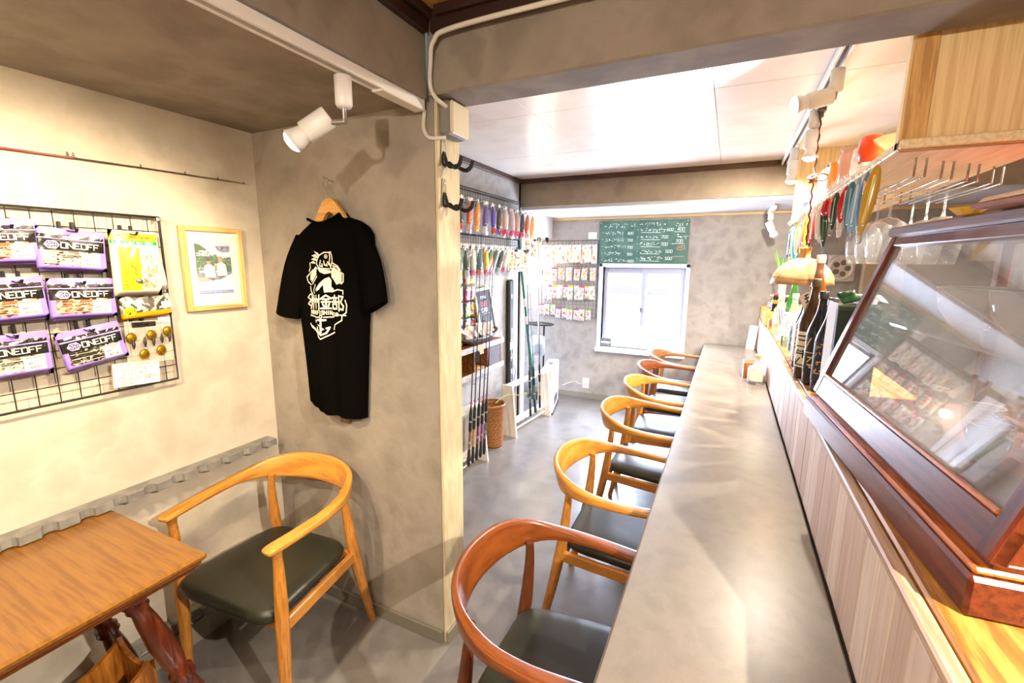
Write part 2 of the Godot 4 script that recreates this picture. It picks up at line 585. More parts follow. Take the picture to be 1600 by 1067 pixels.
func setting() -> void:
	var relief := plaster.heightmap_texture
	var b := G.new()
	# floor of the whole place
	struct("floor", G.new().box(V(-0.2, -0.06, -1.9), V(5.6, 0.12, 7.6)), floor_mat)
	# bay
	struct("wall_bay_left", G.new().box(V(BW - 0.06, 1.3, -0.2), V(0.12, 2.6, 2.77)), plaster)
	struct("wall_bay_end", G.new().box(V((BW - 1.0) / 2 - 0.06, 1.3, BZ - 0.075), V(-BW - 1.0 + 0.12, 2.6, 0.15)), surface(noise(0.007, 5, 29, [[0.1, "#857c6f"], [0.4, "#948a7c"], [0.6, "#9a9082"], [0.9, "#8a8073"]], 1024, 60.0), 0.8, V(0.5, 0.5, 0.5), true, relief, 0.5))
	struct("ceiling_bay", G.new().box(V(-1.53, 2.255, -0.12), V(0.92, 0.1, 2.63)), mortar)
	struct("trim_beam_bay", G.new().box(V(-1.035, 2.405, -0.1), V(0.07, 0.4, 2.6), 0.004), mortar)
	# near room: brown board ceiling with dark mouldings
	struct("ceiling_near", G.new().box(V(0.6, 2.5, -0.1), V(3.3, 0.06, 2.6)), brown_board)
	var dk := wood("#20110a", "#33190e", "z", 9.0, 0.5)
	var tr := G.new()
	tr.box(V(-0.988, 2.435, -0.09), V(0.024, 0.07, 2.58), 0.004).box(V(-0.966, 2.455, -0.09), V(0.02, 0.03, 2.58), 0.004)
	tr.box(V(0.6, 2.435, -1.388), V(3.14, 0.07, 0.024), 0.004).box(V(0.6, 2.455, -1.366), V(3.08, 0.03, 0.02), 0.004)
	struct("trim_ceiling_near", tr, dk)
	struct("trim_beam_near", G.new().box(V(0.6, 2.42, -1.48), V(3.2, 0.408, 0.16), 0.006), mortar)
	# cream board on the end of the bay wall
	struct("trim_post", G.new().box(V(-0.993, 1.108, -1.51), V(0.014, 2.216, 0.15), 0.003), surface(noise(0.02, 4, 61, [[0.2, "#bfb08c"], [0.5, "#cabc98"], [0.8, "#cfc2a0"]], 512, 20.0), 0.6, V(3, 0.6, 3)))
	# long room
	var cf := struct("ceiling_far", G.new().box(V(0.1, CEIL + 0.05, -2.95), V(4.4, 0.08, 2.9)), white_board)
	for i in 5:
		for j in 3: struct("panel", G.new().box(V(-1.5 + i * 0.91, CEIL + 0.005, -1.99 - j * 0.92), V(0.908, 0.012, 0.918), 0.002), white_board, cf)
	struct("wall_left", G.new().box(V(LW - 0.06, 1.25, -2.93), V(0.12, 2.5, 2.69)), plaster_grey)
	struct("wall_alcove_return", G.new().box(V(LW - 0.24, 1.25, -4.265), V(0.48, 2.5, 0.06)), plaster_grey)
	struct("wall_alcove_lintel", G.new().box(V(-2.2, 2.05, -4.77), V(0.46, 0.24, 0.96)), mat("#e4e6ea", 0.7))
	struct("wall_alcove_left", G.new().box(V(-2.46, 1.25, -4.27), V(0.06, 2.5, 0.3)).box(V(-2.46, 1.25, -5.28), V(0.06, 2.5, 0.2)).box(V(-2.46, 2.2, -4.8), V(0.06, 0.6, 1.2)), plaster_grey)
	struct("trim_alcove_jamb", G.new().box(V(LW + 0.002, 0.97, -4.33), V(0.03, 1.94, 0.1), 0.004), mat("#eceef2", 0.35))
	struct("ceiling_soffit", G.new().box(V(-0.1, 2.33, -4.8), V(4.6, 0.34, 0.98), 0.006), mat("#c6c6cc", 0.5))
	struct("trim_beam_far", G.new().box(V(-0.0, 2.325, -4.29), V(3.9, 0.28, 0.04), 0.004), mortar_far)
	var tf := G.new()
	var br := wood("#3a2414", "#553722", "x", 9.0, 0.5)
	tf.box(V(0.0, 2.43, -4.255), V(3.9, 0.045, 0.03), 0.004).box(V(LW + 0.012, 2.43, -2.92), V(0.025, 0.045, 2.66), 0.004)
	struct("trim_ceiling_far", tf, br)
	# far wall with the window opening
	var x0 := -1.33; var x1 := -0.425; var y0 := 0.66; var y1 := 1.6
	var fw := G.new()
	fw.box(V((-2.6 + x0) / 2, 1.3, FZ - 0.06), V(x0 + 2.6, 2.6, 0.12))
	fw.box(V((x1 + 2.3) / 2, 1.3, FZ - 0.06), V(2.3 - x1, 2.6, 0.12))
	fw.box(V((x0 + x1) / 2, y0 / 2, FZ - 0.06), V(x1 - x0, y0, 0.12))
	fw.box(V((x0 + x1) / 2, (y1 + 2.6) / 2, FZ - 0.06), V(x1 - x0, 2.6 - y1, 0.12))
	struct("wall_far", fw, plaster_grey)
	struct("trim_far_top", G.new().box(V(-0.1, 2.148, FZ + 0.012), V(4.2, 0.024, 0.024), 0.003).box(V(-2.035, 2.05, FZ + 0.012), V(0.02, 0.18, 0.024), 0.003), wood("#c9a86c", "#e0c48d", "x", 9.0, 0.5))
	struct("baseboard_far", G.new().box(V(-0.9, 0.035, FZ + 0.01), V(2.6, 0.07, 0.02), 0.003), mat("#8b857c", 0.6))
	struct("baseboard_bay_end", G.new().box(V(-1.49, 0.03, BZ + 0.008), V(0.98, 0.06, 0.016), 0.003), mat("#6e685a", 0.6))
	struct("baseboard_bay_left", G.new().box(V(BW + 0.008, 0.05, -0.1), V(0.016, 0.1, 2.6), 0.003), mat("#8d8674", 0.6))
	struct("baseboard_post", G.new().box(V(-0.98, 0.03, -1.51), V(0.014, 0.06, 0.16), 0.003), mat("#7b7462", 0.6))
	# window: white casing, two sliding sashes, catch
	var alu := mat("#b9bfd6", 0.4, 0.0)
	var wh := mat("#eff0f4", 0.4)
	var win := G.new()
	for s in [[x0 - 0.02, (y0 + y1) / 2, 0.04, y1 - y0 + 0.08], [x1 + 0.02, (y0 + y1) / 2, 0.04, y1 - y0 + 0.08]]: win.box(V(s[0], s[1], FZ - 0.03), V(s[2], s[3], 0.13), 0.004)
	win.box(V((x0 + x1) / 2, y1 + 0.02, FZ - 0.03), V(x1 - x0 + 0.08, 0.04, 0.13), 0.004)
	win.box(V((x0 + x1) / 2, y0 - 0.025, FZ - 0.015), V(x1 - x0 + 0.1, 0.05, 0.17), 0.006)
	var w := struct("window_1", win, wh)
	var xm := (x0 + x1) / 2 + 0.02
	for k in 2:
		var a := x0 + 0.005 if k == 0 else xm - 0.03
		var c := xm + 0.03 if k == 0 else x1 - 0.005
		var z := FZ - 0.07 if k == 0 else FZ - 0.04
		var g := G.new()
		g.box(V(a + 0.02, (y0 + y1) / 2, z), V(0.04, y1 - y0 - 0.01, 0.03), 0.003).box(V(c - 0.02, (y0 + y1) / 2, z), V(0.04, y1 - y0 - 0.01, 0.03), 0.003)
		g.box(V((a + c) / 2, y1 - 0.035, z), V(c - a - 0.08, 0.06, 0.03), 0.003).box(V((a + c) / 2, y0 + 0.03, z), V(c - a - 0.08, 0.05, 0.03), 0.003)
		var sash := struct("window_sash", g, alu, w)
		struct("window_pane", G.new().box(V((a + c) / 2, (y0 + y1) / 2, z), V(c - a - 0.07, y1 - y0 - 0.1, 0.005)), clear("#f4f7ff", 0.06), sash)
	struct("window_catch", G.new().box(V(xm - 0.02, 1.12, FZ - 0.015), V(0.03, 0.05, 0.03), 0.005).box(V(xm - 0.03, 1.14, FZ - 0.005), V(0.04, 0.012, 0.012), 0.003), mat("#8f93a6", 0.4, 0.6), w)
	# glazed door of the alcove
	var df := G.new()
	for z in [-4.4, -5.18]: df.box(V(-2.42, 0.97, z), V(0.04, 1.94, 0.06), 0.004)
	for y in [0.06, 1.0, 1.9]: df.box(V(-2.42, y, -4.79), V(0.04, 0.1, 0.72), 0.004)
	var dr := struct("door_1", df, alu)
	for y in [0.53, 1.45]: struct("door_pane", G.new().box(V(-2.42, y, -4.79), V(0.006, 0.82, 0.72)), clear("#f4f7ff", 0.06), dr)
	# boarded fence outside the window
	var fn := thing("garden_fence", "pale boarded fence standing outside behind the window", "fence", V(-0.9, 0, FZ - 1.1))
	var fm := mat("#f2f0ee", 0.8)
	obj("rail", G.new().box(V(0, 1.2, 0), V(2.6, 0.035, 0.08), 0.006), mat("#d9d6e0", 0.7), fn)
	for i in 6: obj("board", G.new().box(V(-1.05 + i * 0.42, 0.58, 0), V(0.3, 1.16, 0.03), 0.004), fm, fn)
	for i in 7: obj("post", G.new().box(V(-1.26 + i * 0.42, 0.62, 0.02), V(0.09, 1.2, 0.06), 0.004), mat("#e6e4e6", 0.8), fn)
	struct("ground_outside", G.new().box(V(-0.9, -0.08, FZ - 1.2), V(6, 0.1, 2.1)), mat("#cfcac4", 0.9))
	# kitchen side and the side behind the camera
	struct("wall_right", G.new().box(V(2.26, 1.25, -2.0), V(0.12, 2.6, 6.8)), plaster_grey)
	struct("wall_near", G.new().box(V(0.1, 1.25, 1.26), V(4.6, 2.6, 0.12)), plaster)

func lamps() -> void:
	var white := mat("#ece8e0", 0.4)
	var dark := mat("#4a3c28", 0.5)
	# rail under the bay beam
	var r := thing("lighting_track", "white lighting track under the grey beam over the bay", "lighting track", V(-1.04, 2.205, -0.3))
	obj("rail", G.new().box(V(-0.016, -0.012, 0.0), V(0.012, 0.034, 2.2), 0.002).box(V(0.016, -0.012, 0), V(0.012, 0.034, 2.2), 0.002).box(V(0, 0, 0), V(0.036, 0.01, 2.2)), white, r)
	obj("slot", G.new().box(V(0, -0.006, 0.1), V(0.018, 0.004, 1.8)), dark, r)
	obj("end_cap", G.new().box(V(0, -0.014, -1.0), V(0.046, 0.04, 0.22), 0.003), white, r)
	# rail along the white ceiling
	r = thing("lighting_track", "long white lighting track on the white ceiling above the counter", "lighting track", V(0.315, CEIL - 0.012, -3.0))
	obj("rail", G.new().box(V(-0.016, -0.012, 0.0), V(0.012, 0.034, 2.86), 0.002).box(V(0.016, -0.012, 0), V(0.012, 0.034, 2.86), 0.002).box(V(0, 0, 0), V(0.036, 0.01, 2.86)), white, r)
	obj("slot", G.new().box(V(0, -0.006, 0), V(0.018, 0.004, 2.7)), dark, r)
	obj("feed_cable", G.new().tube(spline([V(0, -0.02, -1.4), V(-0.01, -0.1, -1.42), V(-0.02, -0.25, -1.5), V(-0.02, -0.29, -1.62)], 12), 0.006, 6), white, r)
	r = thing("lighting_track", "short white lighting track below the soffit near the far wall", "lighting track", V(0.3, 2.15, -4.9))
	obj("rail", G.new().box(V(0, -0.012, 0), V(0.044, 0.03, 0.5), 0.003), white, r)
	lamp(V(-1.04, 2.165, -1.05), V(-1.12, 2.045, -1.03), V(-0.62, -0.55, 0.45), V(-1.98, 1.1, -0.6), 1.1, 62.0, "white spot lamp on the bay track beside the hanging shirt", true)
	lamp(V(-1.04, 2.175, -0.25), V(-1.1, 2.06, -0.25), V(-0.7, -0.6, 0.1), V(-1.98, 1.1, -0.55), 1.9, 62.0, "white spot lamp on the bay track above the wooden table", false)
	lamp(V(-1.04, 2.175, 0.5), V(-1.08, 2.06, 0.5), V(-0.5, -0.7, -0.2), V(-1.95, 1.25, -0.5), 1.3, 62.0, "white spot lamp at the near end of the bay track", false)
	lamp(V(0.315, 2.395, -2.26), V(0.27, 2.29, -2.24), V(-0.93, -0.2, 0.2), V(-0.6, 2.3, -2.0), 1.2, 60.0, "spot lamp on the ceiling track turned towards the white ceiling", true)
	lamp(V(0.315, 2.395, -2.8), V(0.315, 2.27, -2.8), V(0.0, -1, 0.0), V(-0.1, 0.8, -3.0), 3.4, 74.0, "white spot lamp pointing straight down beside the brown cord", true)
	lamp(V(0.315, 2.395, -3.6), V(0.315, 2.28, -3.6), V(0.0, -1, 0.0), V(-0.1, 0.9, -4.6), 2.7, 74.0, "farthest white spot lamp on the long ceiling track", true)
	lamp(V(0.3, 2.13, -4.92), V(0.3, 2.0, -4.9), V(0.35, -0.8, 0.1), V(0.6, 1.1, -4.6), 1.0, 60.0, "small white spot lamp on the short track by the far wall", true)
	for z in [-0.3, -1.85, -2.75, -3.7]:
		lamp(V(1.0, 2.41, z), V(1.0, 2.24, z), V(-0.2, -1, 0.0), V(0.15, 0.8, z), 8.0 if z > -1.0 else 4.2, 62.0, "white spot lamp on the kitchen ceiling, %s from the front" % ORD[[-0.3, -1.85, -2.75, -3.7].find(z)], true)
	lamp(V(-0.2, 2.41, 0.6), V(-0.2, 2.24, 0.6), V(0, -1, 0), V(0.35, 1.3, -1.6), 2.6, 64.0, "white spot lamp on the brown ceiling behind the counter end", true)

func lamp(top: Vector3, neck: Vector3, dir: Vector3, to: Vector3, energy: float, cone: float, label: String, round_bulb: bool) -> void:
	var white := mat("#efece6", 0.35)
	var d := dir.normalized()
	var t := thing("spot_lamp", label, "lamp", top, Basis.IDENTITY, "white track spot lamps")
	obj("adapter", G.new().lathe([[0.0, -0.085], [0.02, -0.083], [0.024, -0.075], [0.024, 0.0], [0.0, 0.002]], 16), white, t)
	obj("stem", G.new().tube([V(0, -0.08, 0), V(0, (neck - top).y + 0.0, 0), neck - top], 0.008, 8), mat("#a8a49c", 0.3, 0.8), t)
	var x := d.cross(V(0.13, 0.4, 0.9)).normalized()
	var bs := Basis(x, -d, x.cross(-d))
	var n := neck - top
	var lb := obj("lamp_body", G.new().lathe([[0.0, 0.035], [0.03, 0.034], [0.032, 0.03], [0.032, -0.05], [0.029, -0.052], [0.0, -0.052]], 20, Transform3D(bs, n)), white, t)
	obj("reflector", G.new().lathe([[0.024, -0.05], [0.028, -0.07], [0.036, -0.095], [0.034, -0.095], [0.02, -0.055]], 20, Transform3D(bs, n), false), white, lb)
	obj("bulb_face", G.new().lathe([[0.0, -0.112], [0.016, -0.11], [0.028, -0.102], [0.033, -0.092], [0.033, -0.088], [0.0, -0.08]], 20, Transform3D(bs, n)), glow("#ffedcc", 14.0), lb)
	spot(neck + d * 0.122, to, energy, cone, Color(1.0, 0.9, 0.76) if top.x < -0.5 else Color(1.0, 0.95, 0.88))

func armchair(called: String, label: String, rail_m: Material, leg_m: Material, seat_m: Material, group: String) -> Node3D:
	var t := thing(called, label, "chair", Vector3.ZERO, Basis.IDENTITY, group)
	# one bent rail: flat arms in front that turn into a tall curved back
	var pts := []; var wid := []; var hei := []; var lean := []
	var half := [[0.262, 0.688, 0.262, 0.02, 0.010, 0.0], [0.264, 0.690, 0.245, 0.052, 0.022, 0.0], [0.276, 0.693, 0.14, 0.05, 0.026, 0.0], [0.284, 0.697, 0.02, 0.042, 0.032, 0.0], [0.272, 0.704, -0.09, 0.036, 0.046, 5.0], [0.222, 0.712, -0.185, 0.028, 0.086, 11.0], [0.13, 0.716, -0.245, 0.023, 0.112, 14.0], [0.0, 0.718, -0.266, 0.021, 0.118, 15.0]]
	for k in half.size():
		var h = half[k]
		pts.append(V(h[0], h[1], h[2])); wid.append(h[3]); hei.append(h[4]); lean.append(h[5])
	for k in range(half.size() - 2, -1, -1):
		var h = half[k]
		pts.append(V(-h[0], h[1], h[2])); wid.append(h[3]); hei.append(h[4]); lean.append(h[5])
	var n := 56
	var p := spline(pts, n); var ww := spline(wid, n); var hh := spline(hei, n); var ll := spline(lean, n)
	var rings := []
	for i in n:
		var d: Vector3 = (p[min(i + 1, n - 1)] - p[max(i - 1, 0)]).normalized()
		var side := d.cross(Vector3.UP).normalized()
		var up := side.cross(d)
		# outward is away from the middle; the back leans outward at its top
		var a: float = deg_to_rad(ll[i])
		var s2 := side * cos(a) - up * sin(a)
		var u2 := up * cos(a) + side * sin(a)
		if side.dot(p[i] - V(0, p[i].y, 0.05)) < 0:
			s2 = side * cos(a) + up * sin(a)
			u2 = up * cos(a) - side * sin(a)
		var r := []
		for j in 14:
			var q := TAU * j / 14.0
			var c := cos(q); var s := sin(q)
			r.append(p[i] + s2 * signf(c) * pow(absf(c), 0.45) * ww[i] * 0.5 + u2 * signf(s) * pow(absf(s), 0.45) * hh[i] * 0.5)
		rings.append(r)
	obj("arm_rail", G.new().loft(rings), rail_m, t)
	for s in [-1.0, 1.0]:
		obj("leg", G.new().tube(spline([V(0.268 * s, 0.684, 0.225), V(0.268 * s, 0.655, 0.222), V(0.268 * s, 0.6, 0.22), V(0.266 * s, 0.42, 0.222), V(0.264 * s, 0.2, 0.228), V(0.262 * s, 0.0, 0.235)], 14), spline([0.023, 0.0165, 0.018, 0.0235, 0.0215, 0.016], 14), 12), leg_m, t)
		obj("leg", G.new().tube(spline([V(0.2 * s, 0.69, -0.168), V(0.212 * s, 0.6, -0.172), V(0.222 * s, 0.42, -0.19), V(0.232 * s, 0.2, -0.228), V(0.242 * s, 0.0, -0.272)], 14), spline([0.014, 0.017, 0.0235, 0.0215, 0.016], 14), 12), leg_m, t)
		obj("seat_rail", G.new().bar(V(0.262 * s, 0.375, 0.21), V(0.224 * s, 0.375, -0.19), 0.022, 0.05, 0.005), leg_m, t)
	obj("seat_rail", G.new().bar(V(-0.26, 0.37, 0.2), V(0.26, 0.37, 0.2), 0.022, 0.06, 0.005), leg_m, t)
	obj("seat_rail", G.new().bar(V(-0.22, 0.375, -0.185), V(0.22, 0.375, -0.185), 0.022, 0.05, 0.005), leg_m, t)
	# padded seat
	var sr := []
	for q in [[0.03, 0.398], [0.005, 0.402], [0.0, 0.418], [0.006, 0.434], [0.02, 0.444], [0.06, 0.451], [0.14, 0.453], [0.2, 0.452]]:
		var ring := []
		for j in 40:
			var a := TAU * j / 40.0
			var c := cos(a); var s := sin(a)
			var x := signf(c) * pow(absf(c), 0.32)
			var z := signf(s) * pow(absf(s), 0.32)
			var hw: float = 0.236 + 0.022 * z - q[0]
			var zz: float = 0.04 + z * (0.232 - q[0])
			ring.append(V(x * hw, q[1] - 0.008 * clampf((zz - 0.2) / 0.08, 0, 1), zz))
		sr.append(ring)
	obj("seat", G.new().loft(sr), seat_m, t)
	return t

func furniture() -> void:
	var leather := mat("#26271c", 0.38)
	var orange := wood_along("#c07a28", "#d9963c", 0.35, 0.3)
	var orange_leg := wood_along("#ac6a24", "#c98737", 0.4, 0.2)
	var brown := wood_along("#6d3513", "#8c4a1c", 0.33, 0.35)
	var brown_leg := wood_along("#55290f", "#6e3a19", 0.4, 0.2)
	var c := armchair("armchair", "honey coloured wooden armchair with dark olive seat at the bay table", orange, orange_leg, leather, "")
	c.transform = T(-1.595, 0, -1.11, Basis(Vector3.UP, 0.076))
	var counter_chairs := "armchairs along the counter"
	var zs := [-1.12, -1.95, -2.78, -3.46, -4.075, -4.69]
	var lb := ["dark brown wooden armchair nearest the front at the counter", "honey coloured armchair behind the nearest dark brown chair at the counter", "honey coloured armchair third along the counter from the front", "honey coloured armchair fourth along the counter, before the two brown ones", "reddish brown armchair fifth along the counter from the front", "light brown armchair at the far end of the counter by the window"]
	var face := Basis(Vector3.UP, PI / 2)
	var b0 := armchair("armchair", lb[0], brown, brown_leg, leather, counter_chairs)
	b0.transform = T(-0.385, 0, zs[0], face)
	for i in range(1, 4): dup(c, V(-0.385, 0, zs[i]), face * Basis(Vector3.UP, [0.0, 0.02, -0.03, 0.02][i]), lb[i], counter_chairs)
	dup(b0, V(-0.39, 0, zs[4]), face, lb[4], counter_chairs)
	var tan := wood_along("#8a5530", "#ac764a", 0.35, 0.3)
	var tan_leg := wood_along("#75461f", "#96663c", 0.4, 0.2)
	var last := armchair("armchair", lb[5], tan, tan_leg, leather, counter_chairs)
	last.transform = T(-0.39, 0, zs[5], face)
	# counter slab with its front panel
	var ct := thing("bar_counter", "long grey mortar bar counter running to the far wall", "counter", V(0.07, 0, -2.2))
	obj("worktop", G.new().box(V(-0.012, 0.78, 0), V(0.486, 0.04, 6.08), 0.006), counter_mat, ct)
	obj("front_panel", G.new().box(V(0.12, 0.38, 0), V(0.05, 0.76, 6.06)), mat("#7d746a", 0.7), ct)
	# boarded upstand behind the counter, one board after another, with the ledge on top
	var up := thing("counter_upstand", "pale upright cedar boards rising behind the bar counter", "panelling", V(0.315, 0, -2.2))
	var rn := RandomNumberGenerator.new(); rn.seed = 5
	var tones := [wood("#cdb2a2", "#dcc8ba", "y", 5.0, 0.5, 0.0, 0.5), wood("#bfa595", "#d2bcae", "y", 4.0, 0.5, 0.0, 0.4), wood("#d6c0b0", "#e4d3c6", "y", 5.0, 0.5, 0.0, 0.6), wood("#b89e8e", "#ccb4a5", "y", 6.0, 0.5, 0.0, 0.5)]
	var z := -3.04
	while z < 3.0:
		var w := 0.09
		obj("board", G.new().box(V(rn.randf_range(-0.0008, 0.0008), 0.945, z + w / 2), V(0.018, 0.295, w - 0.0015), 0.0025), tones[rn.randi() % 4], up, T(0, 0, 0))
		z += w
	obj("backing", G.new().box(V(0.03, 0.55, 0), V(0.04, 1.08, 6.06)), mat("#8a7566", 0.7), up)
	obj("edge_strip", G.new().box(V(0.004, 1.1, 0), V(0.028, 0.022, 6.08), 0.004), wood("#a88a72", "#c4a88e", "z", 8.0, 0.45), up)
	var lg := thing("ledge_board", "honey brown wooden ledge board on top of the counter upstand", "ledge", V(0.53, LEDGE, -2.2))
	obj("plank", G.new().box(V(0.006, -0.012, 0), V(0.402, 0.026, 6.08), 0.005), wood("#9a5f22", "#cf9545", "z", 5.0, 0.35, 0.2), lg)
	var kc := thing("back_counter", "wooden back counter under the ledge board on the kitchen side", "cabinet", V(0.58, 0, -2.2))
	obj("carcass", G.new().box(V(0, 0.54, 0), V(0.3, 1.08, 6.0), 0.004), mat("#5b4a3a", 0.7), kc)

const WL := Basis(Vector3(0, 0, -1), Vector3.UP, Vector3(1, 0, 0))   # pictures on a wall that faces +x
func wl(deg := 0.0) -> Basis:
	return WL * Basis(Vector3.BACK, deg_to_rad(deg))

func packet_ink(cols: Array, sd: int) -> Image:
	var p := Ink.new(440, 330, Color("#a286e2"))
	var white := Color("#e8e4da")
	p.rect(8, 52, 424, 28, Color("#1c1a14"))
	p.blotch(10, 54, 420, 22, ["#d8d2c0", "#3a372c", "#4a463a"], 26, 4, 22, sd)
	p.rect(8, 80, 424, 8, Color("#b49af0"))
	p.rect(8, 90, 424, 88, Color("#1b1914"))
	p.blotch(10, 92, 420, 30, ["#2e2b22", "#4b4738"], 12, 4, 24, sd + 1)
	p.rect(44, 178, 352, 112, Color(cols[0]))
	p.blotch(48, 182, 344, 104, cols, 120, 5, 30, sd + 2)
	for i in 6: p.path([Vector2(50, 180 + i * 20), Vector2(180 + i * 14, 190 + i * 17), Vector2(300, 184 + i * 20)], 2.0, Color("#e9e4d3") if i % 2 else Color(cols[1]))
	# emblem and word
	var c := Vector2(92, 134)
	var lil := Color("#cdbcf5")
	var r := 38.0
	var h := []
	for i in 7: h.append(c + Vector2(r * 1.15 * cos(TAU * i / 6.0), r * 0.86 * sin(TAU * i / 6.0)))
	p.path(h, 3.2, lil)
	for i in 3: p.path([c + (h[i] - c) * 0.98, c, h[i + 3]], 2.6, lil)
	p.path([h[1], h[3], h[5], h[1]], 2.0, lil)
	p.oval(c, 9, 7, Color("#b48ee8"))
	p.text("ONEOFF", 146, 112, 8.2, 7.2, 3.6, white)
	# paper label
	p.rect(272, 186, 130, 112, Color("#efe9dc"))
	for i in 13: p.rect(282 + i * 8.6, 192, 6, 8, Color("#4a4436"))
	p.path([Vector2(290, 246), Vector2(324, 238), Vector2(352, 216), Vector2(378, 206)], 1.6, Color("#2a261e"))
	p.path([Vector2(290, 247), Vector2(330, 243), Vector2(372, 226)], 1.4, Color("#2a261e"))
	p.bars(306, 268, 66, 18, Color("#4b4639"), sd)
	return p.im

func bay_things() -> void:
	var black := mat("#16140f", 0.45, 0.3)
	var steel := mat("#a9a7a0", 0.3, 0.9)
	# wire grid
	var x := BW + 0.03
	var gd := thing("wire_grid", "black wire grid panel hung with lure packets on the left bay wall", "display grid", V(x, 1.49, -0.55))
	obj("frame", G.new().tube([V(0, 0.312, -0.455), V(0, 0.312, 0.455), V(0, -0.308, 0.455), V(0, -0.308, -0.455), V(0, 0.312, -0.455)], 0.0045, 8), black, gd)
	for i in 17:
		var g := G.new().tube([V(0, 0.31, -0.4155 + i * 0.0522), V(0, -0.307, -0.4155 + i * 0.0522)], 0.0017, 5)
		obj("wire", g, black, gd)
	for i in 10:
		obj("wire", G.new().tube([V(0.004, 0.259 - i * 0.0565, -0.453), V(0.004, 0.259 - i * 0.0565, 0.453)], 0.0017, 5), black, gd)
	obj("corner_clip", G.new().box(V(0.006, 0.305, -0.45), V(0.018, 0.016, 0.016), 0.003), steel, gd)
	# hooks: two arms bent up, joined at the grid
	var hk := thing("display_hook", "black double hook carrying the right purple packet of the top row", "hook", V(x + 0.006, 1.755, -0.73))
	for s in [-1.0, 1.0]:
		obj("clip", G.new().box(V(0, -0.005, 0.016 * s), V(0.012, 0.03, 0.009), 0.002), black, hk)
		obj("arm", G.new().tube([V(0.004, -0.012, 0.016 * s), V(0.03, -0.02, 0.006 * s), V(0.065, -0.024, 0.002 * s), V(0.075, -0.014, 0.002 * s)], 0.0022, 6), black, hk)
	var hp := [[1.591, 0.729, "middle row"], [1.435, 0.733, "bottom row"], [1.755, 0.892, "yellow packet"], [1.436, 0.886, "gold spinner card"], [1.757, 0.585, "left purple packet of the top row"], [1.6, 0.585, "left purple packet of the middle row"], [1.44, 0.555, "left purple packet of the bottom row"]]
	for h in hp: dup(hk, V(x + 0.006, h[0], -h[1]), Basis.IDENTITY, "black double hook carrying the " + h[2] if not h[2].begins_with("middle") and not h[2].begins_with("bottom") else "black double hook carrying the right packet of the " + h[2], "hooks on the bay wire grid")
	hk.set_meta("group", "hooks on the bay wire grid")
	# purple packets: centre (along the wall, height), size, tilt
	var dark_in := print_mat(packet_ink(["#2b281f", "#4d4839", "#8b856f", "#1c1a13", "#c9c4b2"], 3), 0.22)
	var light_in := print_mat(packet_ink(["#bdb9a6", "#8e8a76", "#e8e5d8", "#6a6655", "#2f2c22"], 5), 0.22)
	var rust_in := print_mat(packet_ink(["#8a5a38", "#b9865f", "#e3cdb0", "#5c3820", "#d9b48c"], 8), 0.22)
	for m in [dark_in, light_in, rust_in]:
		m.clearcoat_enabled = true; m.clearcoat = 0.6; m.clearcoat_roughness = 0.08
	var grp := "purple lure packets on the bay wire grid"
	var pk := [[0.565, 1.697, 3.0, rust_in, "purple packet with brown filling, left in the top row on the grid"], [0.728, 1.676, -4.0, light_in, "purple packet with silvery wrinkled filling, right in the top row on the grid"],
		[0.56, 1.528, 2.5, rust_in, "purple packet with brown filling, left in the middle row on the grid"], [0.737, 1.521, -1.5, rust_in, "purple packet with copper filling, right in the middle row on the grid"],
		[0.55, 1.36, 1.0, light_in, "purple packet with grey filling, left in the bottom row on the grid"], [0.744, 1.36, 8.5, dark_in, "purple packet with black filling hanging tilted in the bottom row on the grid"]]
	var k := 0
	for p in pk:
		for layer in 2:
			var t := thing("lure_packet", p[4] if layer == 0 else "purple packet edge showing behind the " + ["left packet of the top row", "right packet of the top row", "left packet of the middle row", "right packet of the middle row", "left packet of the bottom row", "tilted packet of the bottom row"][k], "lure packet", V(x + (0.031 if layer == 0 else 0.022), p[1] - layer * 0.006, -(p[0] + layer * 0.004)), wl(p[2] + layer * (3.0 if k % 2 else -2.5)), grp)
			var bg := obj("bag", G.new().pillow(0.172, 0.129, 0.009 if layer == 0 else 0.006, 0.0016, 11 + k, 14, 10), p[3], t)
			if layer == 0: obj("zip_line", G.new().bar(V(-0.082, 0.0315, 0.0085), V(0.082, 0.0315, 0.0085), 0.003, 0.003, 0.0), mat("#b9a2f2", 0.3), bg)
		k += 1
	# yellow packet with a silver skirted jig
	var y := Ink.new(300, 450, Color("#e9e2c8"))
	y.rect(0, 0, 300, 100, Color("#f0ead6")).rect(6, 14, 288, 52, Color("#f2d21c")).rect(6, 66, 288, 26, Color("#1f9a4c"))
	y.oval(Vector2(58, 44), 26, 24, Color("#efe4c2")).oval(Vector2(58, 44), 20, 18, Color("#b5762a")).oval(Vector2(58, 48), 13, 11, Color("#f2e6c0"))
	y.text("Tackle", 104, 28, 3.4, 3.6, 2.2, Color("#b8611c")).text("Berry", 212, 28, 3.4, 3.6, 2.2, Color("#b8611c"))
	y.text("BEST BAIT WORKS", 112, 73, 2.0, 2.0, 1.3, Color("#f4f1e4"))
	y.rect(48, 112, 124, 300, Color("#f0ee1e"))
	y.text("ACTION BAITAIL", 76, 400, 4.0, 3.6, 2.0, Color("#6e6a1c"), 0.0, true)
	y.scrawl(118, 140, 1, 22, 1.2, Color("#77731f"), 4)
	y.blotch(186, 150, 84, 236, ["#d9c29c", "#b08a5a", "#efe6d0", "#f6f2e6", "#c9a878"], 90, 4, 34, 9)
	y.rect(212, 108, 78, 50, Color("#f8f5ea")).scrawl(226, 122, 3, 14, 1.0, Color("#8a8678"), 6)
	y.path([Vector2(112, 236), Vector2(138, 262), Vector2(134, 290), Vector2(142, 304)], 2.6, Color("#2a2820"))
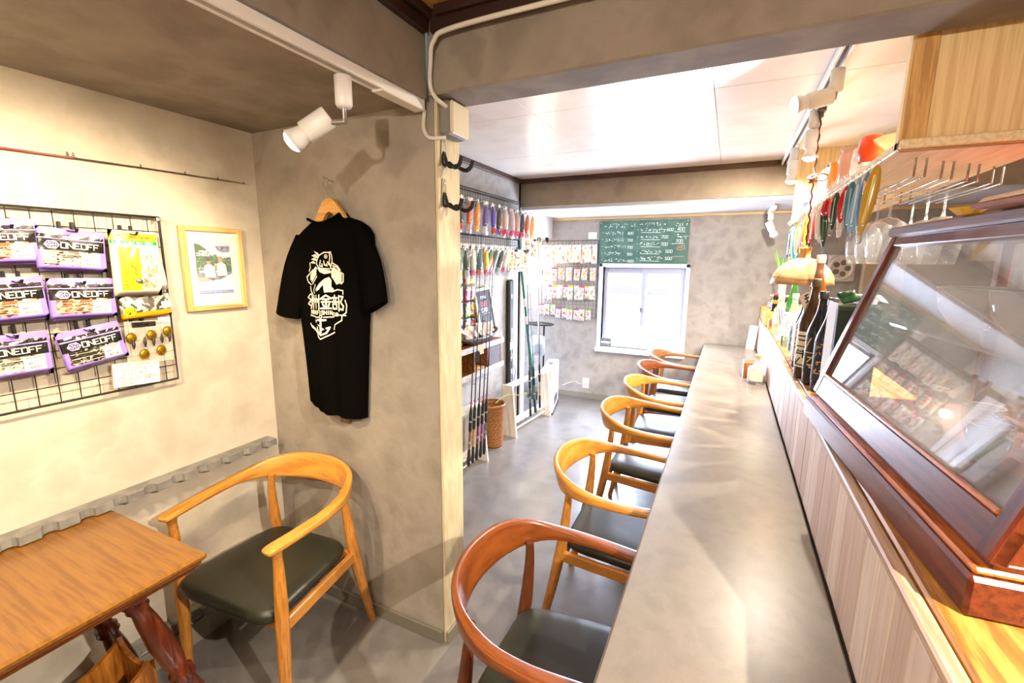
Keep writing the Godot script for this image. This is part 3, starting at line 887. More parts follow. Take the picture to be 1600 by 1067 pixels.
	y.path([Vector2(122, 330), Vector2(140, 352), Vector2(176, 362), Vector2(204, 348)], 4.0, Color("#6f6a5e"))
	y.oval(Vector2(152, 342), 22, 14, Color("#c8c4ba"))
	var ym := print_mat(y.im, 0.25)
	ym.clearcoat_enabled = true; ym.clearcoat = 0.6; ym.clearcoat_roughness = 0.1
	var t := thing("jig_packet", "yellow and green packet with a silver skirted jig, top right on the bay grid", "lure packet", V(x + 0.04, 1.632, -0.895), wl(-1.5))
	obj("bag", G.new().pillow(0.147, 0.226, 0.008, 0.0014, 3), ym, t)
	obj("jig_head", G.new().lathe([[0.0, -0.012], [0.006, -0.009], [0.009, 0.0], [0.006, 0.008], [0.0, 0.011]], 12, T(0.0, -0.06, 0.012, rot(0, 0, 60))), steel, t)
	t = thing("clear_packet", "clear cellophane packet peeping out behind the yellow jig packet", "lure packet", V(x + 0.022, 1.635, -0.918), wl(6.0))
	obj("bag", G.new().pillow(0.14, 0.21, 0.005, 0.002, 9), clear("#f4f0e4", 0.42, 0.15), t)
	obj("header_card", G.new().box(V(0, 0.095, 0.002), V(0.136, 0.02, 0.008), 0.001), mat("#efe9da", 0.5), t)
	# orange edged packet
	var o := Ink.new(320, 160, Color("#8d8778"))
	o.blotch(4, 4, 312, 112, ["#5b564a", "#b9b4a6", "#dedacc", "#46423a"], 90, 4, 28, 12)
	o.poly([Vector2(0, 120), Vector2(320, 112), Vector2(320, 160), Vector2(0, 160)], Color("#f29a12"))
	o.oval(Vector2(56, 104), 38, 30, Color("#f4cf1a")).blotch(28, 84, 56, 40, ["#2a2410", "#f4cf1a", "#3c3316"], 12, 2, 9, 3)
	o.rect(262, 58, 58, 46, Color("#f1ede2")).dot(Vector2(290, 76), 3, Color("#444"))
	t = thing("worm_packet", "dark packet with orange lower edge below the yellow jig packet", "lure packet", V(x + 0.026, 1.478, -0.915), wl(2.5))
	obj("bag", G.new().pillow(0.162, 0.082, 0.007, 0.0015, 21), print_mat(o.im, 0.25), t)
	obj("price_tag", G.new().box(V(0.062, 0.0, 0.0085), V(0.03, 0.024, 0.001)), mat("#f3efe4", 0.6), t)
	# blister card of gold spinners
	t = thing("spinner_card", "clear card of gold spinner lures below the orange edged packet", "lure card", V(x + 0.02, 1.346, -0.915), wl(-2.0))
	obj("sheet", G.new().box(V(0, 0, 0), V(0.15, 0.158, 0.002), 0.0005), clear("#efe9d8", 0.25, 0.1), t)
	obj("header_card", G.new().box(V(-0.015, 0.066, 0.002), V(0.075, 0.018, 0.002)), mat("#1d1b16", 0.4), t)
	obj("price_tag", G.new().box(V(0.052, 0.078, 0.003), V(0.04, 0.02, 0.001)), mat("#f1eddf", 0.6), t)
	var gold := mat("#b98f1d", 0.25, 0.8)
	var sp := [[-0.06, 0.02, 1], [-0.024, -0.02, -1], [0.004, 0.024, 1], [0.032, -0.012, -1], [0.058, 0.034, 1]]
	for q in sp:
		var bl := obj("spinner_blade", G.new().lathe([[0.0, -0.003], [0.012, -0.002], [0.017, 0.0], [0.012, 0.003], [0.0, 0.0045]], 18, T(q[0], q[1] - 0.012 * (1 - q[2]), 0.008, Basis.from_scale(V(1, 1.15, 1)) * rot(90, 0, 0))), gold, t)
		bl.name = "spinner_blade"
		obj("lure_body", G.new().lathe([[0.001, -0.019], [0.003, -0.016], [0.0055, -0.004], [0.006, 0.002], [0.003, 0.01], [0.0035, 0.014], [0.001, 0.02]], 10, T(q[0] + 0.002, q[1] - 0.022 * q[2], 0.014)), mat("#4a443a", 0.3, 0.5), t)
	# handwritten price card
	var c := Ink.new(300, 180, Color("#f3ecd9"))
	c.rect(0, 0, 4, 180, Color("#c8604a"))
	c.scrawl(16, 10, 12, 16, 1.3, Color("#7a6030"), 1).scrawl(16, 44, 13, 16, 1.3, Color("#6a5428"), 2).scrawl(60, 76, 10, 15, 1.3, Color("#6a5428"), 3)
	c.scrawl(24, 108, 7, 20, 1.6, Color("#8a6a2c"), 4).text("930", 196, 112, 3.6, 4.0, 1.8, Color("#7a5c26"), 0.1).scrawl(258, 112, 1, 18, 1.6, Color("#7a5c26"), 7)
	c.scrawl(50, 146, 4, 20, 1.8, Color("#d48a26"), 5).path([Vector2(20, 140), Vector2(170, 132)], 1.2, Color("#8a6a2c"))
	t = thing("price_card", "white handwritten price card at the lower right of the bay grid", "price card", V(x + 0.016, 1.236, -0.862), wl(-3.5))
	obj("card", G.new().box(V(0, 0, 0), V(0.147, 0.086, 0.0016)), mat("#f3ecd9", 0.7), t)
	obj("writing", G.new().quad(V(-0.0735, -0.043, 0.0011), V(0.0735, -0.043, 0.0011), V(0.0735, 0.043, 0.0011), V(-0.0735, 0.043, 0.0011)), print_mat(c.im, 0.7), t)
	# rod on the wall
	t = thing("fishing_rod", "thin red brown fishing rod lying along the left bay wall above the grid", "fishing rod", V(BW + 0.018, 1.967, -0.2))
	obj("blank", G.new().tube([V(0, -0.006, 0.4), V(0, 0, -0.42), V(0, 0.004, -0.583)], [0.0045, 0.0036, 0.0032], 8), mat("#7e2f1c", 0.3), t)
	obj("tip_section", G.new().tube([V(0, 0.004, -0.583), V(0, 0.009, -0.8), V(0, 0.013, -1.168)], [0.003, 0.0024, 0.0013], 8), mat("#3b2417", 0.35), t)
	for q in [[-0.57, 0.0115], [-0.585, 0.012], [-0.775, 0.009], [-0.925, 0.008], [-1.052, 0.007], [-1.165, 0.004]]:
		var yy: float = 0.004 + (-0.583 - q[0]) * 0.014
		var rg := []
		for i in 13: rg.append(V(cos(TAU * i / 12) * q[1] * 0.45, yy + q[1] + sin(TAU * i / 12) * q[1] * 0.45, q[0]))
		obj("guide", G.new().tube(rg, 0.0009, 5).tube([V(0, yy, q[0] + 0.008), V(0, yy + q[1] * 0.6, q[0])], 0.0009, 5).tube([V(0, yy, q[0] - 0.008), V(0, yy + q[1] * 0.6, q[0])], 0.0009, 5), black, t)
	obj("bracket", G.new().tube([V(-0.016, -0.004, -0.25), V(0.004, -0.006, -0.25), V(0.008, 0.006, -0.25)], 0.002, 6), steel, t)
	# framed poster
	t = thing("framed_poster", "pale wood framed poster of two anglers on the left bay wall", "framed poster", V(BW + 0.004, 1.61, -1.203), wl(0.0))
	var fw := wood("#c48a45", "#e6bd78", "y", 8.0, 0.45)
	var fx := wood("#c48a45", "#e6bd78", "x", 8.0, 0.45)
	for s in [-1.0, 1.0]:
		obj("frame_side", G.new().box(V(0.115 * s, 0, 0.011), V(0.021, 0.342, 0.022), 0.003), fw, t)
		obj("frame_side", G.new().box(V(0, 0.161 * s, 0.011), V(0.209, 0.02, 0.022), 0.003), fx, t)
	var mo := obj("mount", G.new().box(V(0, 0, 0.007), V(0.21, 0.305, 0.004)), mat("#efe9dc", 0.7), t)
	var p := Ink.new(280, 400, Color("#cfd3e2"))
	p.poly([Vector2(0, 0), Vector2(40, 10), Vector2(120, 70), Vector2(200, 120), Vector2(280, 110), Vector2(280, 240), Vector2(0, 250)], Color("#2f5a35"))
	p.blotch(0, 60, 280, 170, ["#244a2b", "#3c6b40", "#4c7d49", "#1f3f28"], 120, 4, 16, 4)
	p.poly([Vector2(60, 0), Vector2(280, 0), Vector2(280, 105), Vector2(205, 112), Vector2(130, 66), Vector2(50, 10)], Color("#b9bfd6"))
	p.poly([Vector2(160, 20), Vector2(276, 16), Vector2(276, 58), Vector2(220, 66), Vector2(180, 52)], Color("#5a6480")).blotch(170, 22, 100, 30, ["#39435f", "#8a93ab", "#aab0c4"], 20, 2, 9, 2)
	p.rect(0, 232, 280, 168, Color("#d9dae6"))
	p.poly([Vector2(0, 232), Vector2(280, 226), Vector2(280, 245), Vector2(190, 285), Vector2(120, 290), Vector2(0, 300)], Color("#6d7f8e"))
	# two anglers with caps, a fish held between them
	for q in [[96.0, 120.0, "#d6dce6", "#272b38"], [192.0, 106.0, "#dfe3ea", "#8f8672"]]:
		var sx: float = q[0]; var sy: float = q[1]
		p.poly([Vector2(sx - 36, sy + 58), Vector2(sx - 12, sy + 42), Vector2(sx + 14, sy + 42), Vector2(sx + 40, sy + 62), Vector2(sx + 48, sy + 150), Vector2(sx - 32, sy + 150)], Color(q[2]))
		p.oval(Vector2(sx, sy + 22), 17, 22, Color("#c08a66")).oval(Vector2(sx, sy + 6), 20, 12, Color(q[3])).rect(sx - 22, sy + 10, 36, 5, Color(q[3]))
		p.poly([Vector2(sx - 26, sy + 150), Vector2(sx + 40, sy + 150), Vector2(sx + 34, sy + 190), Vector2(sx - 22, sy + 186)], Color("#6a5b58"))
	p.oval(Vector2(150, 180), 13, 26, Color("#a8823a")).oval(Vector2(150, 168), 7, 10, Color("#d9b866"))
	p.poly([Vector2(0, 262), Vector2(60, 280), Vector2(110, 296), Vector2(170, 290), Vector2(280, 240), Vector2(280, 400), Vector2(0, 400)], Color("#e4e3ea"))
	p.poly([Vector2(0, 262), Vector2(60, 268), Vector2(112, 290), Vector2(70, 302), Vector2(10, 300)], Color("#c9a58a"))
	p.text("MONSTER", 34, 56, 3.0, 2.0, 1.8, Color("#f2f2f2")).text("ONEOFF F", 14, 76, 4.4, 3.4, 3.0, Color("#f6f6f4")).text("ISHING", 196, 76, 2.6, 3.4, 2.6, Color("#f6f6f4"))
	p.text("FISH ON", 20, 190, 3.4, 2.4, 2.0, Color("#eef2fa")).text("GREAT RIVER", 20, 214, 3.0, 2.4, 2.0, Color("#e6effa"))
	p.rect(26, 322, 150, 40, Color("#efeee6")).scrawl(34, 330, 12, 9, 0.8, Color("#9a9a9a"), 8)
	p.rect(0, 372, 280, 28, Color("#7487c4")).scrawl(10, 378, 20, 10, 0.9, Color("#eef0fa"), 9)
	obj("print", G.new().quad(V(-0.073, -0.104, 0.0096), V(0.073, -0.104, 0.0096), V(0.073, 0.104, 0.0096), V(-0.073, 0.104, 0.0096)), print_mat(p.im, 0.6), mo)
	obj("glass", G.new().box(V(0, 0, 0.013), V(0.212, 0.305, 0.002)), clear("#ffffff", 0.05), t)
	# notched rod holders on the wall
	for q in [[0.785, 0.03, "grey notched rod holder rail along the left bay wall above the table edge", -1.38], [0.16, 0.035, "pale notched rod holder rail low on the left bay wall behind the table legs", -1.2]]:
		var ol := [Vector2(0, q[3]), Vector2(0.068, q[3])]
		var zz: float = q[3] + 0.03
		while zz < 0.3:
			ol.append(Vector2(0.068, zz))
			for i in 7: ol.append(Vector2(0.068 - 0.022 * sin(PI * i / 6.0), zz + 0.028 - 0.022 * cos(PI * i / 6.0)))
			ol.append(Vector2(0.068, zz + 0.056))
			zz += 0.095
		ol.append(Vector2(0.068, 0.35)); ol.append(Vector2(0, 0.35))
		t = thing("rod_holder_rail", q[2], "rod holder", V(BW, q[0], 0))
		obj("notched_board", G.new().prism(ol, q[1], Transform3D(Basis(Vector3.RIGHT, Vector3(0, 0, 1), Vector3(0, -1, 0)), V(0, 0, 0))), surface(noise(0.02, 4, 71, [[0.3, "#77756f"], [0.7, "#8b8982"]], 256), 0.7, V(2, 2, 2)), t)
	# hanger and shirt
	shirt()
	# metal plate on the wall below the shirt
	t = thing("wall_plate", "small bronze coloured wall plate under the hem of the black shirt", "wall plate", V(-1.505, 0.985, BZ + 0.005))
	obj("plate", G.new().box(V(0, 0, 0), V(0.062, 0.11, 0.009), 0.002), mat("#7a6a50", 0.4, 0.6), t)
	obj("socket", G.new().box(V(0, -0.01, 0.005), V(0.034, 0.05, 0.004), 0.001), mat("#4c4233", 0.5), t)
	table()
	# junction box, cables and rod hooks on the post
	t = thing("junction_box", "grey junction box with cream lid at the top of the post", "junction box", V(-0.986, 2.156, -1.508))
	obj("body", G.new().box(V(0.021, 0, 0), V(0.042, 0.115, 0.12), 0.006), mat("#7c7a74", 0.5), t)
	obj("lid", G.new().box(V(0.049, 0, 0), V(0.016, 0.111, 0.116), 0.006), mat("#cfc3a6", 0.5), t)
	one("white_cable", "white cable running along the dark ceiling moulding and down to the junction box", "cable", G.new().tube(spline([V(0.9, 2.392, -1.358), V(0.2, 2.39, -1.358), V(-0.4, 2.39, -1.358), V(-0.86, 2.388, -1.36), V(-0.945, 2.365, -1.366), V(-0.972, 2.31, -1.384), V(-0.976, 2.24, -1.386), V(-0.968, 2.205, -1.41), V(-0.955, 2.19, -1.452)], 60), 0.008, 8), mat("#d5cfc0", 0.5))
	one("short_cable", "short pale cable bent from the lighting track into the junction box", "cable", G.new().tube(spline([V(-1.03, 2.18, -1.425), V(-1.032, 2.12, -1.418), V(-1.01, 2.085, -1.42), V(-0.975, 2.085, -1.44), V(-0.965, 2.09, -1.455)], 20), 0.007, 8), mat("#d5cfc0", 0.5))
	for i in 2:
		var yy := 2.043 if i == 0 else 1.9
		t = thing("rod_hook", "black padded double hook on the post, %s" % ["upper one just below the junction box", "lower one beside the lure rack"][i], "hook", V(-0.986, yy, -1.468), Basis.IDENTITY, "double hooks on the post")
		obj("back_plate", G.new().prism([Vector2(-0.018, -0.05), Vector2(0.018, -0.05), Vector2(0.014, 0.02), Vector2(0.009, 0.05), Vector2(-0.009, 0.05), Vector2(-0.014, 0.02)], 0.004, T(0.003, 0, 0, Basis(Vector3(0, 0, -1), Vector3.UP, Vector3.RIGHT))), mat("#8d8572", 0.35, 0.7), t)
		obj("screw", G.new().lathe([[0.0, 0.002], [0.004, 0.001], [0.0045, 0.0]], 8, T(0.005, 0.036, 0, rot(0, 0, -90))), steel, t)
		obj("screw", G.new().lathe([[0.0, 0.002], [0.004, 0.001], [0.0045, 0.0]], 8, T(0.005, -0.02, 0, rot(0, 0, -90))), steel, t)
		for s in [-1.0, 1.0]:
			obj("arm", G.new().tube(spline([V(0.006, 0.0, 0.003 * s), V(0.01, -0.03, 0.012 * s), V(0.014, -0.048, 0.018 * s), V(0.03, -0.05, 0.02 * s), V(0.044, -0.046, 0.024 * s), V(0.06, -0.058, 0.03 * s), V(0.08, -0.064, 0.034 * s), V(0.098, -0.052, 0.038 * s), V(0.106, -0.03, 0.04 * s)], 26), spline([0.004, 0.0045, 0.006, 0.0075, 0.008, 0.008], 26), 8), mat("#12110e", 0.6), t)

func shirt() -> void:
	var t := thing("shirt_hanger", "wooden clothes hanger hooked on a nail on the bay end wall", "hanger", V(-1.495, 1.9, BZ + 0.045), Basis(Vector3.BACK, deg_to_rad(3.0)))
	var hw := wood("#c07a2c", "#e0a550", "x", 6.0, 0.35, 0.3)
	var o := []
	var top := [[0.0, 0.0], [0.03, -0.012], [0.07, -0.062], [0.11, -0.118], [0.16, -0.165]]
	var low := [[0.16, -0.185], [0.1, -0.15], [0.06, -0.112], [0.02, -0.065], [0.0, -0.055]]
	for q in top: o.append(Vector2(q[0], q[1]))
	for q in low: o.append(Vector2(q[0], q[1]))
	for i in range(low.size() - 2, -1, -1): o.append(Vector2(-low[i][0], low[i][1]))
	for i in range(top.size() - 1, 0, -1): o.append(Vector2(-top[i][0], top[i][1]))
	obj("shoulder_bar", G.new().prism(o, 0.016, T(0, 0, -0.01), 0.003), hw, t)
	var h := []
	for i in 12:
		var a := PI * 1.15 - i * PI * 1.25 / 11.0
		h.append(V(0.018 * cos(a) + 0.004, 0.055 + 0.018 * sin(a), 0))
	obj("hook", G.new().tube([V(0, -0.005, 0), V(0, 0.02, 0), V(-0.006, 0.038, 0)] + h, 0.0017, 6), mat("#b5b2aa", 0.25, 0.9), t)
	one("nail", "small nail in the bay end wall holding the clothes hanger", "nail", G.new().tube([V(-1.5, 1.966, BZ - 0.002), V(-1.497, 1.976, BZ + 0.055)], 0.0016, 6).lathe([[0.0, 0.0015], [0.004, 0.001], [0.004, -0.0005], [0.0, -0.001]], 8, T(-1.497, 1.976, BZ + 0.055, rot(80, 0, 0))), mat("#8a8478", 0.3, 0.8))
	# shirt
	var s := thing("t_shirt", "black t shirt with white fish and anchor print on a wooden hanger", "shirt", V(-1.51, 1.0, BZ + 0.01))
	var cloth := mat("#090806", 0.97)
	cloth.metallic_specular = 0.08
	var row := [[0.0, -0.14, 0.15], [0.03, -0.166, 0.152], [0.12, -0.172, 0.16], [0.25, -0.182, 0.172], [0.38, -0.197, 0.184], [0.46, -0.206, 0.194], [0.58, -0.214, 0.215], [0.68, -0.222, 0.232], [0.735, -0.215, 0.228], [0.765, -0.19, 0.205], [0.79, -0.145, 0.165], [0.812, -0.1, 0.105], [0.825, -0.07, 0.095], [0.832, -0.05, 0.09]]
	var nx := 26
	var front := []; var back := []
	for r in row:
		var f := []; var b := []
		for i in nx + 1:
			var u := float(i) / nx
			var x: float = lerpf(r[1], r[2], u)
			var yy: float = r[0]
			if yy > 0.5: yy += (x - 0.0) * 0.09 * smoothstep(0.5, 0.8, yy)
			if r[0] == 0.0: yy += 0.012 - 0.03 * u
			# neckline dips in the middle
			if r[0] > 0.78: yy -= 0.028 * smoothstep(0.78, 0.83, r[0]) * sin(PI * clampf((x + 0.095) / 0.19, 0, 1))
			f.append(V(x, yy, _shirt_z(u, r[0])))
			b.append(V(x, yy, 0.006 + 0.012 * sin(PI * u)))
		front.append(f)
		b.reverse()
		back.append(b)
	var rings := []
	for k in row.size(): rings.append(front[k] + back[k])
	obj("body", G.new().loft(rings, true, true), cloth, s)
	# sleeves
	for q in [[V(-0.15, 0.745, 0.03), V(-0.205, 0.61, 0.034), V(-0.267, 0.404, 0.036), V(1, -0.18, 0), [0.03, 0.06, 0.0685]], [V(0.17, 0.775, 0.03), V(0.222, 0.64, 0.036), V(0.258, 0.466, 0.044), V(0.87, -0.49, 0) * -1.0, [0.03, 0.056, 0.056]]]:
		var rr := []
		var pc := spline([q[0], q[1], q[2]], 9); var hw2 := spline(q[4], 9)
		for k in 9:
			var v := k / 8.0
			var dd: Vector3 = (pc[min(k + 1, 8)] - pc[max(k - 1, 0)]).normalized()
			var ax := V(-dd.y, dd.x, 0)
			if v > 0.7: ax = ax.lerp(V(0.98, -0.18, 0) if q[0].x < 0 else V(0.86, 0.5, 0), (v - 0.7) / 0.3).normalized()
			var ring := []
			for j in 20:
				var an := TAU * j / 20
				ring.append(pc[k] + ax * cos(an) * hw2[k] + V(0, 0, 1) * sin(an) * (lerpf(0.02, 0.034, v) + 0.004 * cos(3 * an + v * 2)))
			rr.append(ring)
		obj("sleeve", G.new().loft(rr), cloth, s)
	var nk := []
	for i in 21:
		var u := i / 20.0
		var x := lerpf(-0.085, 0.093, u)
		nk.append(V(x, 0.824 + x * 0.09 - 0.026 * sin(PI * u), 0.05 + 0.006 * sin(PI * u)))
	obj("collar", G.new().tube(nk, 0.008, 8, true, 0.7), cloth, s)
	# print follows the cloth
	var g := G.new()
	g.st.set_smooth_group(1)
	var n := 12
	var at := func(u: float, v: float) -> Vector3:
		var x := lerpf(-0.11, 0.122, u)
		var yy := lerpf(0.317, 0.692, v)
		var k := 0
		while k < row.size() - 2 and row[k + 1][0] < yy: k += 1
		var f: float = (yy - row[k][0]) / (row[k + 1][0] - row[k][0])
		var uu: float = (x - lerpf(row[k][1], row[k + 1][1], f)) / (lerpf(row[k][2], row[k + 1][2], f) - lerpf(row[k][1], row[k + 1][1], f))
		return V(x, yy + x * 0.02, _shirt_z(uu, yy) + 0.002)
	for j in n * 2:
		for i in n:
			var u0 := float(i) / n; var u1 := float(i + 1) / n; var v0 := float(j) / (2 * n); var v1 := float(j + 1) / (2 * n)
			var a: Vector3 = at.call(u0, v0); var b: Vector3 = at.call(u1, v0); var c: Vector3 = at.call(u1, v1); var d: Vector3 = at.call(u0, v1)
			g.tri(a, b, c, Vector2(u0, 1 - v0), Vector2(u1, 1 - v0), Vector2(u1, 1 - v1))
			g.tri(a, c, d, Vector2(u0, 1 - v0), Vector2(u1, 1 - v1), Vector2(u0, 1 - v1))
	obj("print", g, print_mat(shirt_ink(), 0.8, true), s)

func _shirt_z(u: float, y: float) -> float:
	var d := lerpf(0.075, 0.048, smoothstep(0.0, 0.8, y))
	return 0.012 + d * pow(maxf(sin(PI * clampf(u, 0, 1)), 0.0), 0.45) + (0.009 * sin(u * 15.0 + 1.2) + 0.006 * sin(u * 27.0 + y * 3.0)) * smoothstep(0.85, 0.2, y) * sin(PI * clampf(u, 0, 1))

func shirt_ink() -> Image:
	var p := Ink.new(384, 620, Color(0, 0, 0, 0))
	var w := Color("#e6dcc4")
	var m := func(pts: Array) -> Array:
		var r := []
		for i in range(0, pts.size(), 2): r.append(Vector2((pts[i] - 100) * 0.8, (pts[i + 1] - 70) * 0.65))
		return r
	var fill := [[415, 290, 440, 260, 532, 322, 526, 410, 470, 430, 440, 380, 415, 350], [345, 370, 390, 350, 415, 380, 410, 450, 440, 480, 420, 505, 340, 512, 330, 430, 290, 482, 250, 502, 240, 480, 300, 410], [265, 250, 300, 300, 350, 320, 412, 310, 412, 285, 330, 270], [165, 330, 245, 240, 266, 252, 255, 310, 185, 395, 160, 380], [225, 80, 280, 100, 305, 130, 285, 140, 255, 105], [190, 128, 250, 112, 285, 145, 270, 158], [182, 166, 235, 148, 268, 172, 258, 186], [165, 202, 215, 182, 250, 205, 240, 214]]
	for f in fill: p.poly(m.call(f), w)
	for f in [[300, 125, 350, 98, 405, 100, 418, 93, 431, 140, 433, 190, 421, 225, 410, 245], [405, 105, 409, 150, 400, 200, 416, 265, 440, 270], [300, 125, 270, 170, 262, 215, 285, 250, 312, 262, 400, 268], [310, 180, 300, 235, 330, 242, 325, 215], [345, 185, 350, 225, 376, 236, 372, 215], [382, 195, 397, 226], [205, 275, 115, 350, 130, 402, 168, 432], [430, 205, 490, 240, 516, 282], [436, 235, 480, 250, 505, 280], [438, 252, 546, 320, 541, 400, 520, 422], [165, 205, 168, 255, 150, 290], [235, 430, 205, 490, 217, 520], [160, 455, 165, 500, 185, 530, 150, 535, 120, 570, 160, 590, 120, 640, 165, 660], [150, 760, 240, 775, 285, 772], [330, 772, 420, 768], [470, 742, 555, 748], [552, 590, 566, 640, 558, 720, 520, 745, 515, 800, 430, 850, 418, 900], [145, 850, 165, 890, 262, 940, 272, 980, 305, 1004, 424, 930], [160, 872, 255, 920, 285, 950], [410, 505, 480, 480, 535, 490, 535, 525], [180, 400, 255, 320], [190, 425, 262, 345]]: p.path(m.call(f), 4.2, w)
	p.dot(m.call([367, 140])[0], 14, w); p.dot(m.call([367, 140])[0], 9, Color(0, 0, 0, 0)); p.dot(m.call([367, 140])[0], 5, w)
	# the four large characters (the first is lost in a fold)
	for f in [[178, 545, 178, 620, 160, 685], [160, 590, 150, 620], [205, 545, 205, 610, 192, 685], [245, 545, 245, 680], [288, 540, 288, 688], [190, 580, 182, 610], [222, 580, 228, 612], [266, 580, 272, 612]]: p.path(m.call(f), 6.0, w)
	for f in [[352, 540, 305, 580], [352, 540, 400, 575], [325, 582, 378, 582], [315, 610, 390, 610], [352, 585, 352, 672], [325, 630, 335, 655], [380, 630, 370, 655], [308, 678, 396, 678]]: p.path(m.call(f), 6.0, w)
	for f in [[440, 540, 440, 562], [412, 566, 470, 566], [425, 575, 432, 600], [458, 575, 450, 600], [408, 608, 474, 608], [418, 630, 464, 630, 464, 680, 418, 680, 418, 630], [490, 545, 490, 700], [490, 548, 532, 552, 508, 610, 534, 650, 528, 690, 500, 680]]: p.path(m.call(f), 6.0, w)
	p.text("NSHU", 48, 412, 4.0, 4.2, 3.2, w).text("FISHIN", 134, 412, 3.6, 4.2, 3.2, w).text("CLUB", 250, 424, 2.6, 3.6, 2.6, w)
	p.path(m.call([305, 785, 305, 935]), 7.0, w)
	p.path(m.call([270, 802, 345, 802]), 7.0, w)
	p.dot(m.call([305, 765])[0], 12, w); p.dot(m.call([305, 765])[0], 6, Color(0, 0, 0, 0))
	p.path(m.call([262, 880, 272, 925, 305, 962, 350, 940, 376, 880, 352, 890]), 6.0, w)
	p.path(m.call([270, 850, 330, 900, 300, 920]), 3.0, w)
	p.poly(m.call([238, 788, 244, 806, 262, 808, 248, 818, 254, 838, 238, 826, 222, 838, 228, 818, 214, 808, 232, 806]), w)
	return p.im

func table() -> void:
	var t := thing("dining_table", "brown wooden table with moulded edge and turned legs along the left bay wall", "table", V(-1.668, 0, -0.2))
	var top := wood("#704a18", "#8c5e1e", "x", 7.0, 0.3, 0.4, 0.8)
	var dark := wood("#3d1409", "#6b2c12", "y", 6.0, 0.3, 0.5)
	obj("top_board", G.new().box(V(0, 0.754, 0.05), V(0.582, 0.022, 1.16), 0.007), top, t)
	obj("edge_moulding", G.new().box(V(0, 0.735, 0.05), V(0.562, 0.018, 1.14), 0.007).box(V(0, 0.72, 0.05), V(0.536, 0.014, 1.11), 0.004), wood("#4a2410", "#7a4018", "z", 6.0, 0.3, 0.4), t)
	for q in [[0.2, -0.36, 0.225, -0.56], [-0.2, -0.36, -0.215, -0.53], [0.2, 0.42, 0.225, 0.56], [-0.2, 0.42, -0.215, 0.54]]:
		var a := V(q[0], 0.715, q[1]); var b := V(q[2], 0.0, q[3])
		var d := (b - a).normalized()
		var l := a.distance_to(b)
		var x := d.cross(V(0, 0, 1)).normalized()
		var bs := Basis(x, d, x.cross(d))
		var pr := []
		for k in [[0.0, 0.024], [0.04, 0.026], [0.05, 0.032], [0.065, 0.026], [0.08, 0.03], [0.1, 0.022], [0.16, 0.027], [0.28, 0.033], [0.4, 0.03], [0.46, 0.024], [0.475, 0.034], [0.49, 0.026], [0.505, 0.034], [0.52, 0.024], [0.6, 0.03], [0.72, 0.033], [0.86, 0.026], [0.95, 0.02], [0.97, 0.026], [0.992, 0.024]]: pr.append([k[1], k[0] * l])
		obj("leg", G.new().lathe(pr, 18, Transform3D(bs, a)), dark, t)
	# horned wooden box under the table
	var m := thing("magazine_box", "small brown wooden box with hollowed top edges standing under the table", "wooden box", V(-1.61, 0, -0.4))
	var w := wood("#7e4616", "#b8742a", "y", 4.0, 0.4, 0.1)
	var side := func(l: float, h: float, dip: float) -> Array:
		var o := [Vector2(-l / 2, 0), Vector2(l / 2, 0), Vector2(l / 2, h)]
		for i in range(1, 14): o.append(Vector2(l / 2 - l * i / 14.0, h - dip * pow(sin(PI * i / 14.0), 0.7)))
		o.append(Vector2(-l / 2, h))
		return o
	for s in [-1.0, 1.0]:
		obj("end_panel", G.new().prism(side.call(0.19, 0.43, 0.045), 0.014, T(0, 0, 0.21 * s)), w, m)
		obj("side_panel", G.new().prism(side.call(0.406, 0.43, 0.075), 0.014, T(0.088 * s, 0, 0, rot(0, 90, 0))), w, m)
	obj("floor_board", G.new().box(V(0, 0.03, 0), V(0.16, 0.014, 0.4)), w, m)

const BRIGHT := ["#3fae2a", "#e8441c", "#f08a1c", "#5a3aa6", "#f2c51c", "#e6d8cc", "#2f7f8c", "#d8337a", "#8fcf2a", "#2a2420", "#f29ab0", "#efe9dc"]

# squid skirt lure in a clear sleeve, hanging from its top
func skirt_lure(called: String, label: String, at: Vector3, b: Basis, l: float, head: String, tail: String, group: String) -> Node3D:
	var t := thing(called, label, "lure", at, b, group)
	var body := mat(head, 0.3)
	var lbd := obj("lure_body", G.new().lathe([[0.001, -0.02], [0.006, -0.024], [0.016, -0.05], [0.022, -l * 0.5], [0.02, -l * 0.72], [0.015, -l * 0.8], [0.001, -l * 0.81]], 12), body, t)
	var g := G.new()
	for i in 7:
		var a := TAU * i / 7.0
		g.tube([V(cos(a) * 0.009, -l * 0.78, sin(a) * 0.009), V(cos(a) * 0.016, -l * 0.9, sin(a) * 0.013), V(cos(a) * 0.013, -l, sin(a) * 0.011)], [0.005, 0.0045, 0.0015], 5)
	obj("skirt", g, mat(tail, 0.35), t)
	for s in [-1.0, 1.0]: obj("eye", G.new().lathe([[0.0, 0.003], [0.004, 0.001], [0.0045, -0.001]], 8, T(0.017, -l * 0.72, 0.01 * s, rot(0, 0, -90))), mat("#f4f0e6", 0.2), lbd)
	obj("clear_sleeve", G.new().pillow(0.062, l * 1.12, 0.025, 0.001, 5, 6, 8, false), clear("#ffffff", 0.05, 0.05), t, T(0, -l * 0.52, 0, rot(0, 90, 0)))
	obj("header_tab", G.new().box(V(0, -0.006, 0), V(0.002, 0.022, 0.05), 0.0), mat("#efe8dc", 0.5), t)
	return t

